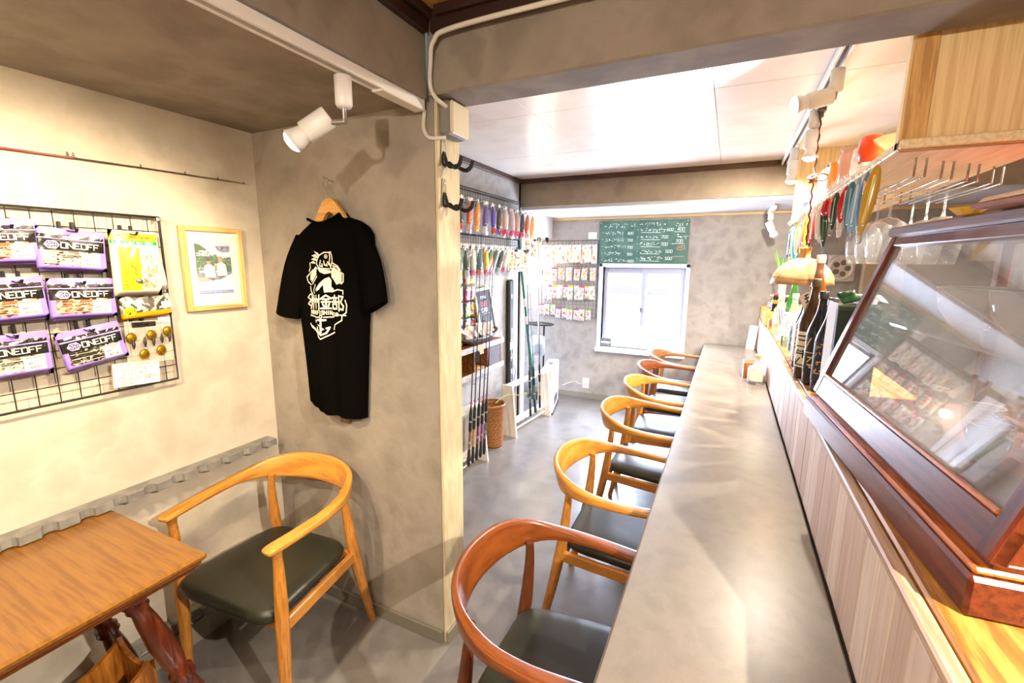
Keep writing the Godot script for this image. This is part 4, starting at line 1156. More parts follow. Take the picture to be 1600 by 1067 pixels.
func rod(called: String, label: String, foot: Vector3, top: Vector3, grip: String, band: String, blank: String, group: String, spin := true) -> void:
	var t := thing(called, label, "fishing rod", foot, Basis.IDENTITY, group)
	var d := top - foot
	var at := func(k: float) -> Vector3: return d * k
	var L := d.length()
	obj("butt_grip", G.new().tube([at.call(0.0), at.call(0.02 / L), at.call(0.13 / L), at.call(0.14 / L)], [0.009, 0.0125, 0.0115, 0.006], 10), mat(grip, 0.7), t)
	obj("fore_grip", G.new().tube([at.call(0.27 / L), at.call(0.29 / L), at.call(0.44 / L), at.call(0.47 / L)], [0.006, 0.012, 0.0115, 0.006], 10), mat(grip, 0.7), t)
	obj("reel_seat", G.new().tube([at.call(0.13 / L), at.call(0.16 / L), at.call(0.25 / L), at.call(0.28 / L)], [0.007, 0.0095, 0.009, 0.0065], 10), mat(band, 0.3, 0.3), t)
	obj("band", G.new().tube([at.call(0.18 / L), at.call(0.2 / L)], 0.0115, 10).tube([at.call(0.35 / L), at.call(0.365 / L)], 0.0128, 10), mat("#b7b3aa", 0.3, 0.8), t)
	var bk := obj("blank", G.new().tube([at.call(0.0), at.call(0.5), at.call(1.0)], [0.0055, 0.0042, 0.0016], 8), mat(blank, 0.25), t)
	for k in [0.42, 0.55, 0.67, 0.77, 0.86, 0.93, 0.995]:
		var c: Vector3 = at.call(k)
		var r: float = 0.011 * (1.2 - k) + 0.003
		var rg := []
		for i in 11: rg.append(c + V(r + 0.004 + cos(TAU * i / 10) * r, 0.004, sin(TAU * i / 10) * r))
		obj("guide", G.new().tube(rg, 0.001, 5).tube([c - d.normalized() * 0.012, c + V(r * 0.6, 0.003, 0)], 0.001, 5), mat("#2b2a28", 0.3, 0.7), bk)
	if spin: obj("tag_ring", G.new().tube([at.call(0.5 / L), at.call(0.505 / L)], 0.0135, 10), mat("#a33b8a", 0.4), t)

# white wooden rack: two slanting sides, notched top bar and foot bar
func rod_rack(label: String, at: Vector3, b: Basis, l: float, notches: int) -> void:
	var t := thing("rod_rack", label, "rod rack", at, b, "white rod racks on the floor")
	var w := wood("#e6dccc", "#f2ece2", "y", 4.0, 0.5)
	for s in [-1.0, 1.0]:
		obj("side_panel", G.new().prism([Vector2(-0.075, 0), Vector2(0.085, 0), Vector2(0.035, 0.5), Vector2(-0.075, 0.5)], 0.016, T(0, 0, s * l / 2)), w, t)
	var ol := [Vector2(-l / 2, -0.045)]
	ol.append(Vector2(l / 2, -0.045))
	ol.append(Vector2(l / 2, 0.04))
	for i in notches:
		var c := l / 2 - l * (i + 0.5) / notches
		for k in 7:
			ol.append(Vector2(c + 0.02 * cos(PI * k / 6.0), 0.04 - 0.026 * sin(PI * k / 6.0)))
	ol.append(Vector2(-l / 2, 0.04))
	var lie := Basis(Vector3(0, 0, 1), Vector3(1, 0, 0), Vector3(0, -1, 0))
	obj("top_bar", G.new().prism(ol, 0.018, T(-0.01, 0.49, 0, lie)), w, t)
	var o2 := [Vector2(-l / 2, -0.05), Vector2(l / 2, -0.05), Vector2(l / 2, 0.03)]
	for i in notches:
		var c := l / 2 - l * (i + 0.5) / notches
		for k in 7: o2.append(Vector2(c + 0.018 * cos(PI * k / 6.0), 0.03 - 0.02 * sin(PI * k / 6.0)))
	o2.append(Vector2(-l / 2, 0.03))
	obj("foot_bar", G.new().prism(o2, 0.018, T(0.02, 0.13, 0, lie)), w, t)
	obj("base_board", G.new().box(V(0.0, 0.03, 0), V(0.012, 0.06, l), 0.003, rot(0, 0, -42)), mat("#f0ebe2", 0.5), t)

func left_side() -> void:
	var black := mat("#1a1815", 0.4, 0.4)
	var rn := RandomNumberGenerator.new(); rn.seed = 12
	# two tiers of wire baskets with hooks along the left wall
	for tier in 2:
		var y := 2.135 if tier == 0 else 1.79
		var t := thing("wire_rack", "black wire hook rack on the left wall, %s tier" % ["upper", "lower"][tier], "wire rack", V(LW, y, -3.42), Basis.IDENTITY, "wire hook racks on the left wall")
		obj("rim", G.new().tube([V(0.02, 0.07, 0.72), V(0.09, 0.07, 0.72), V(0.09, 0.07, -0.72), V(0.02, 0.07, -0.72), V(0.02, 0.07, 0.72)], 0.004, 6).tube([V(0.02, -0.045, 0.72), V(0.09, -0.045, 0.72), V(0.09, -0.045, -0.72), V(0.02, -0.045, -0.72)], 0.003, 6), black, t)
		var g := G.new()
		for i in 37: g.tube([V(0.02, 0.07, -0.72 + i * 0.04), V(0.09, 0.07, -0.72 + i * 0.04), V(0.09, -0.045, -0.72 + i * 0.04), V(0.02, -0.045, -0.72 + i * 0.04)], 0.0013, 4)
		for k in 3: g.tube([V(0.091, 0.04 - k * 0.03, -0.72), V(0.091, 0.04 - k * 0.03, 0.72)], 0.0013, 4)
		var o := obj("mesh", g, black, t)
		o.set_meta("kind", "stuff")
		for i in 20: obj("hook", G.new().tube([V(0.088, -0.03, -0.69 + i * 0.0725), V(0.14, -0.034, -0.69 + i * 0.0725), V(0.2, -0.036, -0.69 + i * 0.0725), V(0.208, -0.022, -0.69 + i * 0.0725)], 0.0022, 5), black, t)
		obj("light_bar", G.new().box(V(0.055, -0.01, 0), V(0.02, 0.022, 1.42), 0.004), mat("#d9d4c8", 0.4), t)
	# skirted lures: [height, along, length, head, tail, tilt]
	var top := [["#55c22e", "#d8231c"], ["#1f1b18", "#d8231c"], ["#4a2e98", "#d8231c"], ["#e06a1e", "#d4b8a4"], ["#efe6d8", "#e8441c"], ["#f29a1c", "#f2c51c"], ["#e9e0d2", "#d8231c"], ["#4a2e98", "#efe6d8"], ["#573aa8", "#e9e0d2"], ["#553cae", "#d8231c"], ["#f2c51c", "#d8231c"], ["#1f1b18", "#5a3aa6"], ["#f0951a", "#d83a5a"], ["#ead9cc", "#d8233c"], ["#e6d4c8", "#e0457a"], ["#d9b9b0", "#e0457a"], ["#e4d0c8", "#f06a8a"], ["#caa09c", "#e0457a"]]
	var tn := ["green and red", "black and red", "violet and red", "orange", "cream and orange", "amber and yellow", "cream and red", "violet and cream", "blue violet and white", "deep violet and red", "yellow and red", "black and violet", "bright orange", "pale pink and red", "pale and pink", "dusty pink", "pale rose", "brownish pink"]
	for i in 24:
		skirt_lure("skirt_lure", "%s skirted lure, %s from the post on the upper wire rack" % [tn[i % 18], ORD[i]], V(LW + 0.165 + 0.035 * (i % 2), 2.105, -2.78 - i * 0.0585), rot(rn.randf_range(-6, 2), rn.randf_range(-25, 25), rn.randf_range(-4, 4)), 0.235, top[i % 18][0], top[i % 18][1], "lures on the upper wire rack")
	var low := [["#e8502c", "#7a3aa6"], ["#2b5a35", "#e6d21c"], ["#7acb2a", "#d8231c"], ["#3a3632", "#8fb0a0"], ["#7fae9c", "#c0301c"], ["#d9d0b8", "#e0457a"], ["#8fb02a", "#7a3aa6"], ["#3f6a7c", "#e8641c"], ["#9aa83a", "#d8231c"], ["#e2d02a", "#d8231c"], ["#e9a82a", "#4a2e98"], ["#4f7a2e", "#e8641c"]]
	var ln := ["coral", "dark green and yellow", "lime", "charcoal", "grey green", "straw", "olive and violet", "slate blue", "olive and red", "lemon yellow", "amber and violet", "leaf green"]
	for i in 18:
		skirt_lure("skirt_lure", "%s skirted lure, %s from the post on the lower wire rack" % [ln[i % 12], ORD[i]], V(LW + 0.155 + 0.035 * (i % 2), 1.765, -2.76 - i * 0.05), rot(rn.randf_range(-4, 2) if i < 10 else -22.0, rn.randf_range(-25, 25), 0), 0.225, low[i % 12][0], low[i % 12][1], "lures on the lower wire rack")
	# flat white packets at the far end of the lower rack
	for i in 8:
		var k := Ink.new(64, 160, Color("#eee9e2"))
		k.blotch(8, 20, 48, 120, ["#f0a052", "#e86a2c", "#d9d2c6", "#6a6a78", "#7fb04a", "#f6f2ec"], 26, 4, 16, 50 + i)
		k.rect(0, 0, 64, 18, Color(["#f4f1ea", "#3a3a44", "#e8e4da"][i % 3]))
		var t := thing("lure_packet", "white lure packet, %s from the left at the far end of the lower wire rack" % ORD[i], "lure packet", V(LW + 0.19, 1.66 if i < 5 else 1.77, -3.66 - i * 0.075), rot(-3 + i % 3 * 3, 62, -5 + i % 4 * 3), "white packets on the lower wire rack")
		obj("bag", G.new().pillow(0.068, 0.2, 0.008, 0.001, i, 6, 8), print_mat(k.im, 0.2), t)
	# column of bright packets on the wall behind the post
	for r in 4:
		for c in 3:
			var k := Ink.new(64, 128, Color(BRIGHT[(r * 5 + c * 2) % 12]))
			k.blotch(6, 22, 52, 100, [BRIGHT[(r + c * 3) % 12], BRIGHT[(r * 2 + c) % 12], "#efe4d2"], 18, 4, 14, r * 3 + c)
			k.rect(0, 0, 64, 20, Color("#2a2622"))
			k.oval(Vector2(32, 12), 9, 8, Color("#e9e4da"))
			var t := thing("lure_packet", "bright lure packet beside the post, %s row, %s from the post" % [["top", "second", "third", "bottom"][r], ORD[c]], "lure packet", V(LW + 0.035 + 0.012 * (c % 2), 1.52 - r * 0.132, -3.06 - c * 0.1), wl(rn.randf_range(-5, 5)), "bright packets behind the post")
			obj("bag", G.new().pillow(0.085, 0.125, 0.008, 0.001, r * 4 + c, 6, 6), print_mat(k.im, 0.25), t)
	# wall shelf with a boxed compartment and a tray of packets
	var wd := wood("#6b3c1a", "#a56a34", "z", 4.0, 0.45)
	var pale := wood("#b7b2b4", "#dcd8da", "z", 4.0, 0.45)
	var s := thing("wall_shelf", "wooden wall shelf box with pale edges under the lure racks", "shelf", V(LW, 0.82, -3.14))
	obj("top_board", G.new().box(V(0.1, 0.165, 0), V(0.19, 0.02, 0.72), 0.003), wd, s)
	obj("bottom_board", G.new().box(V(0.1, -0.065, 0), V(0.19, 0.02, 0.72), 0.003), wd, s)
	obj("edge_strip", G.new().box(V(0.199, 0.155, 0), V(0.012, 0.045, 0.73), 0.003), pale, s)
	obj("edge_strip", G.new().box(V(0.199, -0.055, 0), V(0.012, 0.045, 0.73), 0.003), pale, s)
	for z in [-0.34, -0.1, 0.12, 0.34]: obj("divider", G.new().box(V(0.1, 0.05, z), V(0.18, 0.22, 0.018), 0.002), wd, s)
	obj("back_board", G.new().box(V(0.012, 0.05, 0), V(0.012, 0.22, 0.68)), wd, s)
	obj("sliding_pane", G.new().box(V(0.185, 0.05, -0.23), V(0.005, 0.2, 0.2)), clear("#aab0bd", 0.35, 0.1), s)
	for i in 3: one("wood_log", "small pale turned wooden piece lying in the wall shelf compartment, %s" % ["front", "middle", "rear"][i], "wood piece", G.new().lathe([[0.0, -0.08], [0.016, -0.078], [0.02, 0.0], [0.016, 0.078], [0.0, 0.08]], 12, T(0, 0, 0, rot(0, 0, 84))), wood("#a8743c", "#d2a463", "y", 6.0), T(LW + 0.11, 0.785, -3.06 - i * 0.055, rot(0, 20 + i * 9, 0)), "pieces in the shelf box")
	var tr := thing("boat_tray", "dark boat shaped tray heaped with white packets on the wall shelf", "tray", V(LW + 0.115, 0.996, -3.16))
	var rings := []
	for q in [[0.6, 0.0], [0.9, 0.035], [1.0, 0.06], [0.94, 0.06], [0.8, 0.03], [0.5, 0.012]]:
		var ring := []
		for j in 28:
			var a := TAU * j / 28
			ring.append(V(cos(a) * 0.095 * q[0], q[1] + 0.03 * pow(absf(sin(a)), 4), signf(sin(a)) * pow(absf(sin(a)), 0.9) * 0.36 * q[0]))
		rings.append(ring)
	obj("bowl", G.new().loft(rings), mat("#4d4033", 0.5), tr)
	obj("price_tag", G.new().box(V(0.1, 0.03, -0.28), V(0.002, 0.045, 0.05), 0.0, rot(0, 20, 12)), mat("#e9dfc0", 0.6), tr)
	for i in 22:
		var k := rn.randf()
		var t := thing("small_packet", "crumpled white packet in the boat tray, %s from the post" % ORD[i], "packet", V(LW + 0.075 + 0.08 * rn.randf(), 1.06 + 0.05 * rn.randf(), -2.92 - i * 0.025), rot(rn.randf_range(-70, 10), rn.randf_range(40, 130), rn.randf_range(-30, 30)), "packets in the boat tray")
		obj("bag", G.new().pillow(0.07, 0.1, 0.012, 0.004, 70 + i, 7, 8, false), mat(["#ece6da", "#e2d8ca", "#f2eee6", "#dcc6b8"][i % 4], 0.35), t)
	# framed black sign leaning on the shelf
	var k := Ink.new(160, 280, Color("#2b2823"))
	k.text("FISH", 52, 36, 2.6, 2.6, 2.0, Color("#e9e4d6")).text("CAFE", 44, 76, 3.4, 4.4, 3.0, Color("#d83a3a")).text("OPEN", 44, 116, 3.6, 4.0, 2.6, Color("#e6d8d6"))
	k.path([Vector2(36, 152), Vector2(124, 152)], 1.2, Color("#cfc8ba")).oval(Vector2(80, 206), 16, 30, Color("#4a463e")).path([Vector2(80, 170), Vector2(80, 250)], 2.0, Color("#6a655a"))
	var sg := thing("framed_sign", "black chalk sign in a cream frame leaning on the wall above the shelf", "sign", V(LW + 0.06, 1.22, -3.43), wl(3.0) * rot(-9, 0, 0))
	var fr := wood("#cfbf9c", "#e6d9ba", "y", 4.0, 0.5)
	for q in [-1.0, 1.0]:
		obj("frame_side", G.new().box(V(0.135 * q, 0, 0), V(0.025, 0.42, 0.02), 0.003), fr, sg)
		obj("frame_side", G.new().box(V(0, 0.1975 * q, 0), V(0.245, 0.025, 0.02), 0.003), fr, sg)
	var sb := obj("board", G.new().box(V(0, 0, -0.002), V(0.25, 0.38, 0.008)), mat("#2b2823", 0.7), sg)
	obj("lettering", G.new().quad(V(-0.1225, -0.185, 0.0025), V(0.1225, -0.185, 0.0025), V(0.1225, 0.185, 0.0025), V(-0.1225, 0.185, 0.0025)), print_mat(k.im, 0.7), sb)
	# tall lettered rod case against the wall
	k = Ink.new(64, 700, Color("#26221f"))
	k.text("gindara tribe", 18, 670, 6.6, 4.6, 3.2, Color("#ece8e0"), 0.15, true)
	k.rect(0, 296, 64, 40, Color("#d9d0be")).rect(24, 60, 20, 22, Color("#c9b896"))
	var cs := thing("rod_case", "tall narrow black rod case with white lettering standing at the left wall", "rod case", V(LW + 0.03, 0.0, -3.985))
	var cbo := obj("case_body", G.new().box(V(0, 0.76, 0), V(0.04, 1.44, 0.09), 0.014), mat("#26221f", 0.6), cs)
	obj("lettering", G.new().quad(V(0.0206, 0.06, 0.034), V(0.0206, 0.06, -0.034), V(0.0206, 1.46, -0.034), V(0.0206, 1.46, 0.034)), print_mat(k.im, 0.5), cbo)
	obj("violet_strap", G.new().tube(spline([V(0.02, 0.62, -0.048), V(0.045, 0.56, -0.05), V(0.03, 0.48, -0.045), V(0.05, 0.42, -0.055), V(0.03, 0.36, -0.05)], 14), 0.007, 6, true, 0.4), mat("#6a3fa6", 0.6), cs)
	# rattan basket and what stands by it
	var ba := thing("cane_basket", "tall round brown cane basket on the floor between the rod racks", "basket", V(-1.828, 0, -3.45))
	obj("basket_wall", G.new().lathe([[0.0, 0.0], [0.088, 0.0], [0.094, 0.02], [0.107, 0.36], [0.114, 0.375], [0.114, 0.395], [0.105, 0.395], [0.098, 0.36], [0.085, 0.03], [0.0, 0.025]], 26), surface(noise(0.05, 2, 81, [[0.3, "#6a3f18"], [0.7, "#a56c30"]], 256), 0.6, V(9, 3, 9), false), ba)
	obj("rim", G.new().lathe([[0.109, 0.385], [0.117, 0.38], [0.12, 0.392], [0.114, 0.404], [0.107, 0.4]], 26, T(0, 0, 0), false), wood("#8a5626", "#b98242", "x", 6.0), ba)
	one("green_net_cord", "thin yellow green cord looping from the basket to the farther rod rack", "cord", G.new().tube(spline([V(-1.8, 0.4, -3.45), V(-1.76, 0.44, -3.6), V(-1.68, 0.41, -3.75), V(-1.66, 0.42, -3.81), V(-1.67, 0.36, -3.84)], 24), 0.004, 6), mat("#a9b83a", 0.5))
	one("cable_reel", "dark coiled cable lying on the floor by the left wall beside the basket", "cable", G.new().tube(_coil(0.06, 0.008, 4), 0.006, 6), mat("#2a2624", 0.5), T(-1.87, 0.07, -3.66, rot(0, 10, 80)))
	# racks and rods
	rod_rack("white wooden rod rack half hidden behind the post, holding five rods", V(-1.785, 0, -2.78), Basis.IDENTITY, 0.7, 7)
	rod_rack("white wooden rod rack farther back beside the fan heater", V(-1.75, 0, -4.07), Basis(Vector3.UP, -0.1), 0.72, 8)
	var rg := "fishing rods in the rack behind the post"
	var rx := [["#1d1b1a", "#8a5a2c", "#2a2422"], ["#22201e", "#c98a3c", "#3a2a22"], ["#1d1b1a", "#7a2f6a", "#26222a"], ["#201e1c", "#8f3a78", "#3a2436"], ["#232120", "#6a6a78", "#2a2a2a"]]
	for i in 5:
		rod("fishing_rod", "black gripped rod in the rack behind the post, %s from the post" % ORD[i], V(-1.718, 0.075, -2.84 - i * 0.062), V(-1.7, 1.62 + 0.12 * ((i * 2) % 3), -2.96 - i * 0.07), rx[i][0], rx[i][1], rx[i][2], rg)
	for i in 2:
		var t := thing("rod_tag", "small price tag tied to a rod behind the post, %s" % ["upper pale tag", "lower dark tag"][i], "price tag", V(-1.69, 0.98 - i * 0.05, -3.0 + i * 0.06), rot(0, 70, 8 - i * 16))
		obj("card", G.new().box(V(0, 0, 0), V(0.045, 0.075, 0.002), 0.0), mat(["#e6dcc0", "#23201d"][i], 0.6), t)
	rod("fishing_rod", "slim black rod in the farther rack, nearest of its three rods", V(-1.68, 0.13, -3.98), V(-1.83, 2.05, -4.14), "#191919", "#44413c", "#1c1c20", "rods in the farther rack")
	rod("fishing_rod", "slim dark rod with pale bands in the farther rack, rightmost of its rods", V(-1.67, 0.15, -4.2), V(-1.79, 1.98, -4.36), "#17171a", "#a09a8a", "#2a2a30", "rods in the farther rack")
	rod("fishing_rod", "short black rod in the farther rack between the two long rods", V(-1.675, 0.14, -4.09), V(-1.8, 1.35, -4.2), "#1b1d1c", "#5a6a5a", "#31413a", "rods in the farther rack", false)
	# green pole
	var gp := thing("green_pole", "tall green pole with white bands leaning in the alcove corner", "pole", V(-1.69, 0.12, -4.14))
	obj("pole", G.new().tube([V(0, 0, 0), V(-0.19, 1.76, 0.06)], [0.016, 0.014], 12), mat("#2f7a68", 0.35), gp)
	for h in [0.52, 0.62]: obj("white_band", G.new().tube([V(-0.19, 1.76, 0.06) * h, V(-0.19, 1.76, 0.06) * (h + 0.045)], 0.0175, 12), mat("#eef0ec", 0.4), gp)
	# fan heater
	var hb := Basis(Vector3.UP, deg_to_rad(103.0))
	var fh := thing("fan_heater", "white fan heater standing on the floor beside the farther rod rack", "heater", V(-1.755, 0, -4.72), hb)
	obj("cabinet", G.new().box(V(0, 0.26, 0), V(0.56, 0.5, 0.13), 0.012), mat("#eceae6", 0.35), fh)
	obj("foot", G.new().box(V(0, 0.008, 0), V(0.54, 0.016, 0.15), 0.004), mat("#3a3836", 0.5), fh)
	var orc := obj("outlet_recess", G.new().box(V(-0.02, 0.115, 0.066), V(0.26, 0.1, 0.004), 0.001), mat("#2a2a2e", 0.5), fh)
	for i in 6: obj("louvre", G.new().box(V(-0.02, 0.08 + i * 0.014, 0.069), V(0.25, 0.004, 0.006), 0.001, rot(30, 0, 0)), mat("#4a4a50", 0.4), orc)
	obj("control_panel", G.new().box(V(0.02, 0.511, 0), V(0.09, 0.004, 0.05), 0.001), mat("#54565a", 0.4), fh)
	# black stand with small tray, plastic bag below
	var bs := thing("black_stand", "small black tray stand behind the fan heater in the alcove", "stand", V(-2.03, 0, -5.04))
	obj("tray", G.new().lathe([[0.0, 0.905], [0.1, 0.9], [0.135, 0.9], [0.15, 0.912], [0.14, 0.92], [0.09, 0.93], [0.0, 0.93]], 24, Transform3D(Basis.from_scale(V(1.25, 1, 0.8)), Vector3.ZERO)), mat("#1b1a1a", 0.4), bs)
	obj("post", G.new().tube([V(0.06, 0.02, 0), V(0.06, 0.905, 0)], 0.011, 10), black, bs)
	obj("base", G.new().lathe([[0.0, 0.02], [0.13, 0.018], [0.14, 0.008], [0.14, 0.0], [0.0, 0.0]], 24), black, bs)
	var pb := thing("plastic_bag", "clear plastic bag with dark tackle hanging below the black tray", "bag", V(-1.97, 0.68, -4.86))
	obj("film", G.new().pillow(0.17, 0.24, 0.05, 0.008, 33, 8, 8, false), clear("#dfe6ee", 0.4, 0.12), pb)
	obj("tackle", G.new().pillow(0.1, 0.12, 0.03, 0.012, 34, 6, 6, false), mat("#2c2e33", 0.4), pb, T(0, -0.04, 0))
	obj("cord", G.new().tube(spline([V(-0.03, 1.24, -0.04), V(-0.015, 0.8, -0.04), V(-0.02, 0.4, -0.04), V(0, 0.11, 0)], 20), 0.004, 6), mat("#eeeae4", 0.5), pb)
	var lp := thing("alcove_lamp", "small white round lamp glowing on the alcove wall behind the rods", "lamp", V(-2.12, 1.52, FZ))
	obj("base", G.new().lathe([[0.0, 0.0], [0.035, 0.0], [0.035, 0.03], [0.02, 0.04], [0.0, 0.04]], 18, Transform3D(rot(90, 0, 0), Vector3.ZERO)), mat("#e8e6e2", 0.4), lp)
	obj("lamp_bulb", G.new().lathe([[0.0, 0.04], [0.02, 0.042], [0.04, 0.065], [0.046, 0.09], [0.036, 0.118], [0.0, 0.134]], 18, Transform3D(rot(90, 0, 0), Vector3.ZERO)), glow("#fff4e0", 9.0), lp)
	var ol := OmniLight3D.new()
	ol.name = "bulb_light"; ol.light_energy = 0.5; ol.light_color = Color(1, 0.92, 0.8); ol.omni_range = 8.0; ol.omni_attenuation = 2.0; ol.light_size = 0.04; ol.shadow_enabled = true
	add_child(ol)
	ol.position = V(-2.12, 1.52, FZ + 0.085)
	# curtain brackets under the lintel
	for i in 2: one("curtain_bracket", "small dark bracket under the white lintel, %s" % ["left one", "right one beside the packet grid"][i], "bracket", G.new().box(V(0, -0.02, 0), V(0.035, 0.04, 0.03), 0.004).box(V(0.01, -0.045, 0.01), V(0.016, 0.03, 0.016), 0.003), black, T(-2.02 + i * 0.06, 1.93, -4.95 - i * 0.1), "brackets under the lintel")

func _coil(r: float, p: float, n: int) -> Array:
	var o := []
	for i in n * 16 + 1:
		var a := TAU * i / 16.0
		o.append(V(cos(a) * (r + 0.006 * sin(a * 0.37)), p * i / 16.0, sin(a) * r))
	return o

func far_wall_things() -> void:
	var black := mat("#24221f", 0.4, 0.4)
	# green blackboard with the menu in chalk
	var k := Ink.new(900, 450, Color("#4f7468"))
	k.blotch(0, 0, 900, 450, ["#557a6e", "#4a6e62", "#5a7f73"], 60, 30, 120, 3)
	var w := Color("#dfe8e2")
	k.scrawl(50, 26, 8, 36, 2.4, w, 1).path([Vector2(420, 40), Vector2(440, 34), Vector2(452, 42)], 2.2, w).scrawl(470, 20, 6, 30, 2.2, w, 2)
	var pr := ["600", "700", "700", "500", "500"]
	for i in 5:
		var y := 78 + i * 72
		k.dot(Vector2(404, y + 16), 4, w).scrawl(430, y, [7, 5, 5, 6, 6][i], 32, 2.4, w, 10 + i)
		k.text(pr[i], [690, 640, 640, 690, 690][i], y + 4, 4.4, 4.6, 2.2, w, 0.1).path([Vector2(440, y + 42), Vector2(630, y + 46)], 2.4, w)
		k.dot(Vector2(34, y + 36), 4, w).scrawl(60, y + 22, [7, 6, 7, 6, 7][i], 30, 2.2, w, 30 + i).text(["800", "700", "700", "900", "1800"][i], 300, y + 36, 3.8, 4.0, 2.0, w, 0.1)
	k.scrawl(770, 30, 3, 34, 2.6, w, 51).text("400", 790, 78, 4.6, 5.0, 2.4, w, 0.1).path([Vector2(760, 118), Vector2(866, 122)], 2.4, w)
	k.scrawl(766, 140, 3, 34, 2.6, w, 52).text("700", 780, 196, 4.6, 5.0, 2.4, w, 0.1).path([Vector2(740, 236), Vector2(866, 238)], 2.4, w)
	var og := Color("#c9946a")
	k.path([Vector2(800, 262), Vector2(866, 258), Vector2(870, 290), Vector2(806, 300), Vector2(794, 280), Vector2(850, 274)], 3, og).path([Vector2(760, 366), Vector2(868, 362)], 3, og)
	var t := thing("chalkboard", "green chalkboard menu written in white chalk above the window", "chalkboard", V(-0.905, 1.868, FZ + 0.012))
	var cbd := obj("board", G.new().box(V(0, 0, 0), V(0.965, 0.482, 0.014), 0.002), mat("#4f7468", 0.7), t)
	obj("writing", G.new().quad(V(-0.48, -0.239, 0.0074), V(0.48, -0.239, 0.0074), V(0.48, 0.239, 0.0074), V(-0.48, 0.239, 0.0074)), print_mat(k.im, 0.75), cbd)
	for q in [[-0.465, 0.222], [0.465, 0.226]]: obj("pin", G.new().lathe([[0.0, 0.004], [0.006, 0.002], [0.007, 0.0]], 8, T(q[0], q[1], 0.008, rot(90, 0, 0))), mat("#e8e6e0", 0.3, 0.5), cbd)
	# wire grid hung with packets
	t = thing("wire_grid", "black wire grid hung with lure packets beside the window on the far wall", "display grid", V(-1.74, 1.46, FZ + 0.03))
	obj("frame", G.new().tube([V(-0.34, 0.44, 0), V(0.35, 0.44, 0), V(0.35, -0.46, 0), V(-0.34, -0.46, 0), V(-0.34, 0.44, 0)], 0.004, 6), black, t)
	for i in 13: obj("wire", G.new().tube([V(-0.29 + i * 0.05, 0.44, 0), V(-0.29 + i * 0.05, -0.46, 0)], 0.0015, 4), black, t)
	for i in 17: obj("wire", G.new().tube([V(-0.34, 0.39 - i * 0.05, 0.003), V(0.35, 0.39 - i * 0.05, 0.003)], 0.0015, 4), black, t)
	var sets := [["#f4f1ea", "#efe08a", "#f0a052", "#e9e4da", "#d8433a", "#cfd8c8"], ["#f0e6e0", "#e8584a", "#f2c51c", "#f08a3c", "#7fb04a", "#f6f2ec"], ["#ece8e4", "#e0457a", "#b9b4b0", "#8fb08a", "#f2c51c", "#5a5654"], ["#f2ece8", "#e86a8a", "#f08a5c", "#8a5a4a", "#e9e4da", "#9ac44a"]]
	var ims := []
	for r in 4:
		for v in 3:
			var q := Ink.new(64, 144, Color(sets[r][0]))
			q.blotch(8, 24, 48, 112, sets[r], 34, 3, 12, r * 7 + v)
			q.rect(0, 0, 64, 18, Color([["#f2efe6", "#ece6c8", "#dfe6da"], ["#e4486a", "#f0d8d0", "#e8a0a8"], ["#f2d21c", "#e0457a", "#efe9e2"], ["#d83a7a", "#8fcf2a", "#efd6cc"]][r][v]))
			q.oval(Vector2(32, 70), 12, 16, Color(sets[r][1 + v])).scrawl(10, 126, 5, 8, 0.8, Color("#6a6660"), v)
			ims.append(print_mat(q.im, 0.28))
	var rows := [[1.755, 0.2, 11, -0.31, 0.062], [1.505, 0.165, 7, -0.27, 0.095], [1.29, 0.17, 10, -0.29, 0.066], [1.075, 0.13, 9, -0.33, 0.074]]
	var names := ["top", "second", "third", "bottom"]
	var rn := RandomNumberGenerator.new(); rn.seed = 77
	for r in 4:
		for c in rows[r][2]:
			var q = rows[r]
			var x: float = -1.74 + q[3] + c * q[4]
			var hh: float = q[1] * rn.randf_range(0.88, 1.1)
			var p := thing("lure_packet", "small lure packet on the far wall grid, %s row, %s from the left" % [names[r], ORD[c]], "lure packet", V(x, q[0] - (hh - q[1]) / 2 - (0.04 if r == 3 and c > 2 else 0.0), FZ + 0.055 + 0.012 * (c % 2)), rot(-3, rn.randf_range(-8, 8), rn.randf_range(-4, 4)), "packets on the far wall grid")
			obj("bag", G.new().pillow(0.064 if r != 1 else 0.072, hh, 0.007, 0.0008, r * 20 + c, 6, 8), ims[r * 3 + (c * 2 + r) % 3], p)
			obj("hook", G.new().tube([V(0, hh / 2 + 0.012, -0.03), V(0, hh / 2 + 0.004, 0.0), V(0, hh / 2 - 0.012, 0.008), V(0, hh / 2 - 0.006, 0.02)], 0.0018, 5), black, p)
	one("paper_note", "small blank white paper card above the packet grid beside the chalkboard", "paper", G.new().box(V(0, 0, 0), V(0.1, 0.075, 0.002)), mat("#f2efe8", 0.7), T(-1.47, 1.955, FZ + 0.008))
	# little sign on the window sill
	k = Ink.new(120, 90, Color("#5a5e66"))
	k.rect(8, 34, 104, 26, Color("#eef0f4")).scrawl(10, 8, 8, 11, 1.2, Color("#dfe2e8"), 2).scrawl(10, 68, 8, 11, 1.2, Color("#eef0f4"), 3)
	t = thing("sill_sign", "small grey sign standing at the left end of the window sill", "sign", V(-1.255, 0.728, FZ + 0.045), rot(-8, 0, 0))
	obj("plate", G.new().box(V(0, 0, 0), V(0.13, 0.098, 0.006), 0.001), mat("#5a5e66", 0.5), t)
	obj("lettering", G.new().quad(V(-0.063, -0.047, 0.0034), V(0.063, -0.047, 0.0034), V(0.063, 0.047, 0.0034), V(-0.063, 0.047, 0.0034)), print_mat(k.im, 0.5), t)
	# socket with the heater's plug
	t = thing("wall_socket", "white wall socket low on the far wall with a plug in it", "socket", V(-1.487, 0.19, FZ + 0.006))
	obj("plate", G.new().box(V(0, 0, 0), V(0.08, 0.125, 0.01), 0.003), mat("#efeeec", 0.4), t)
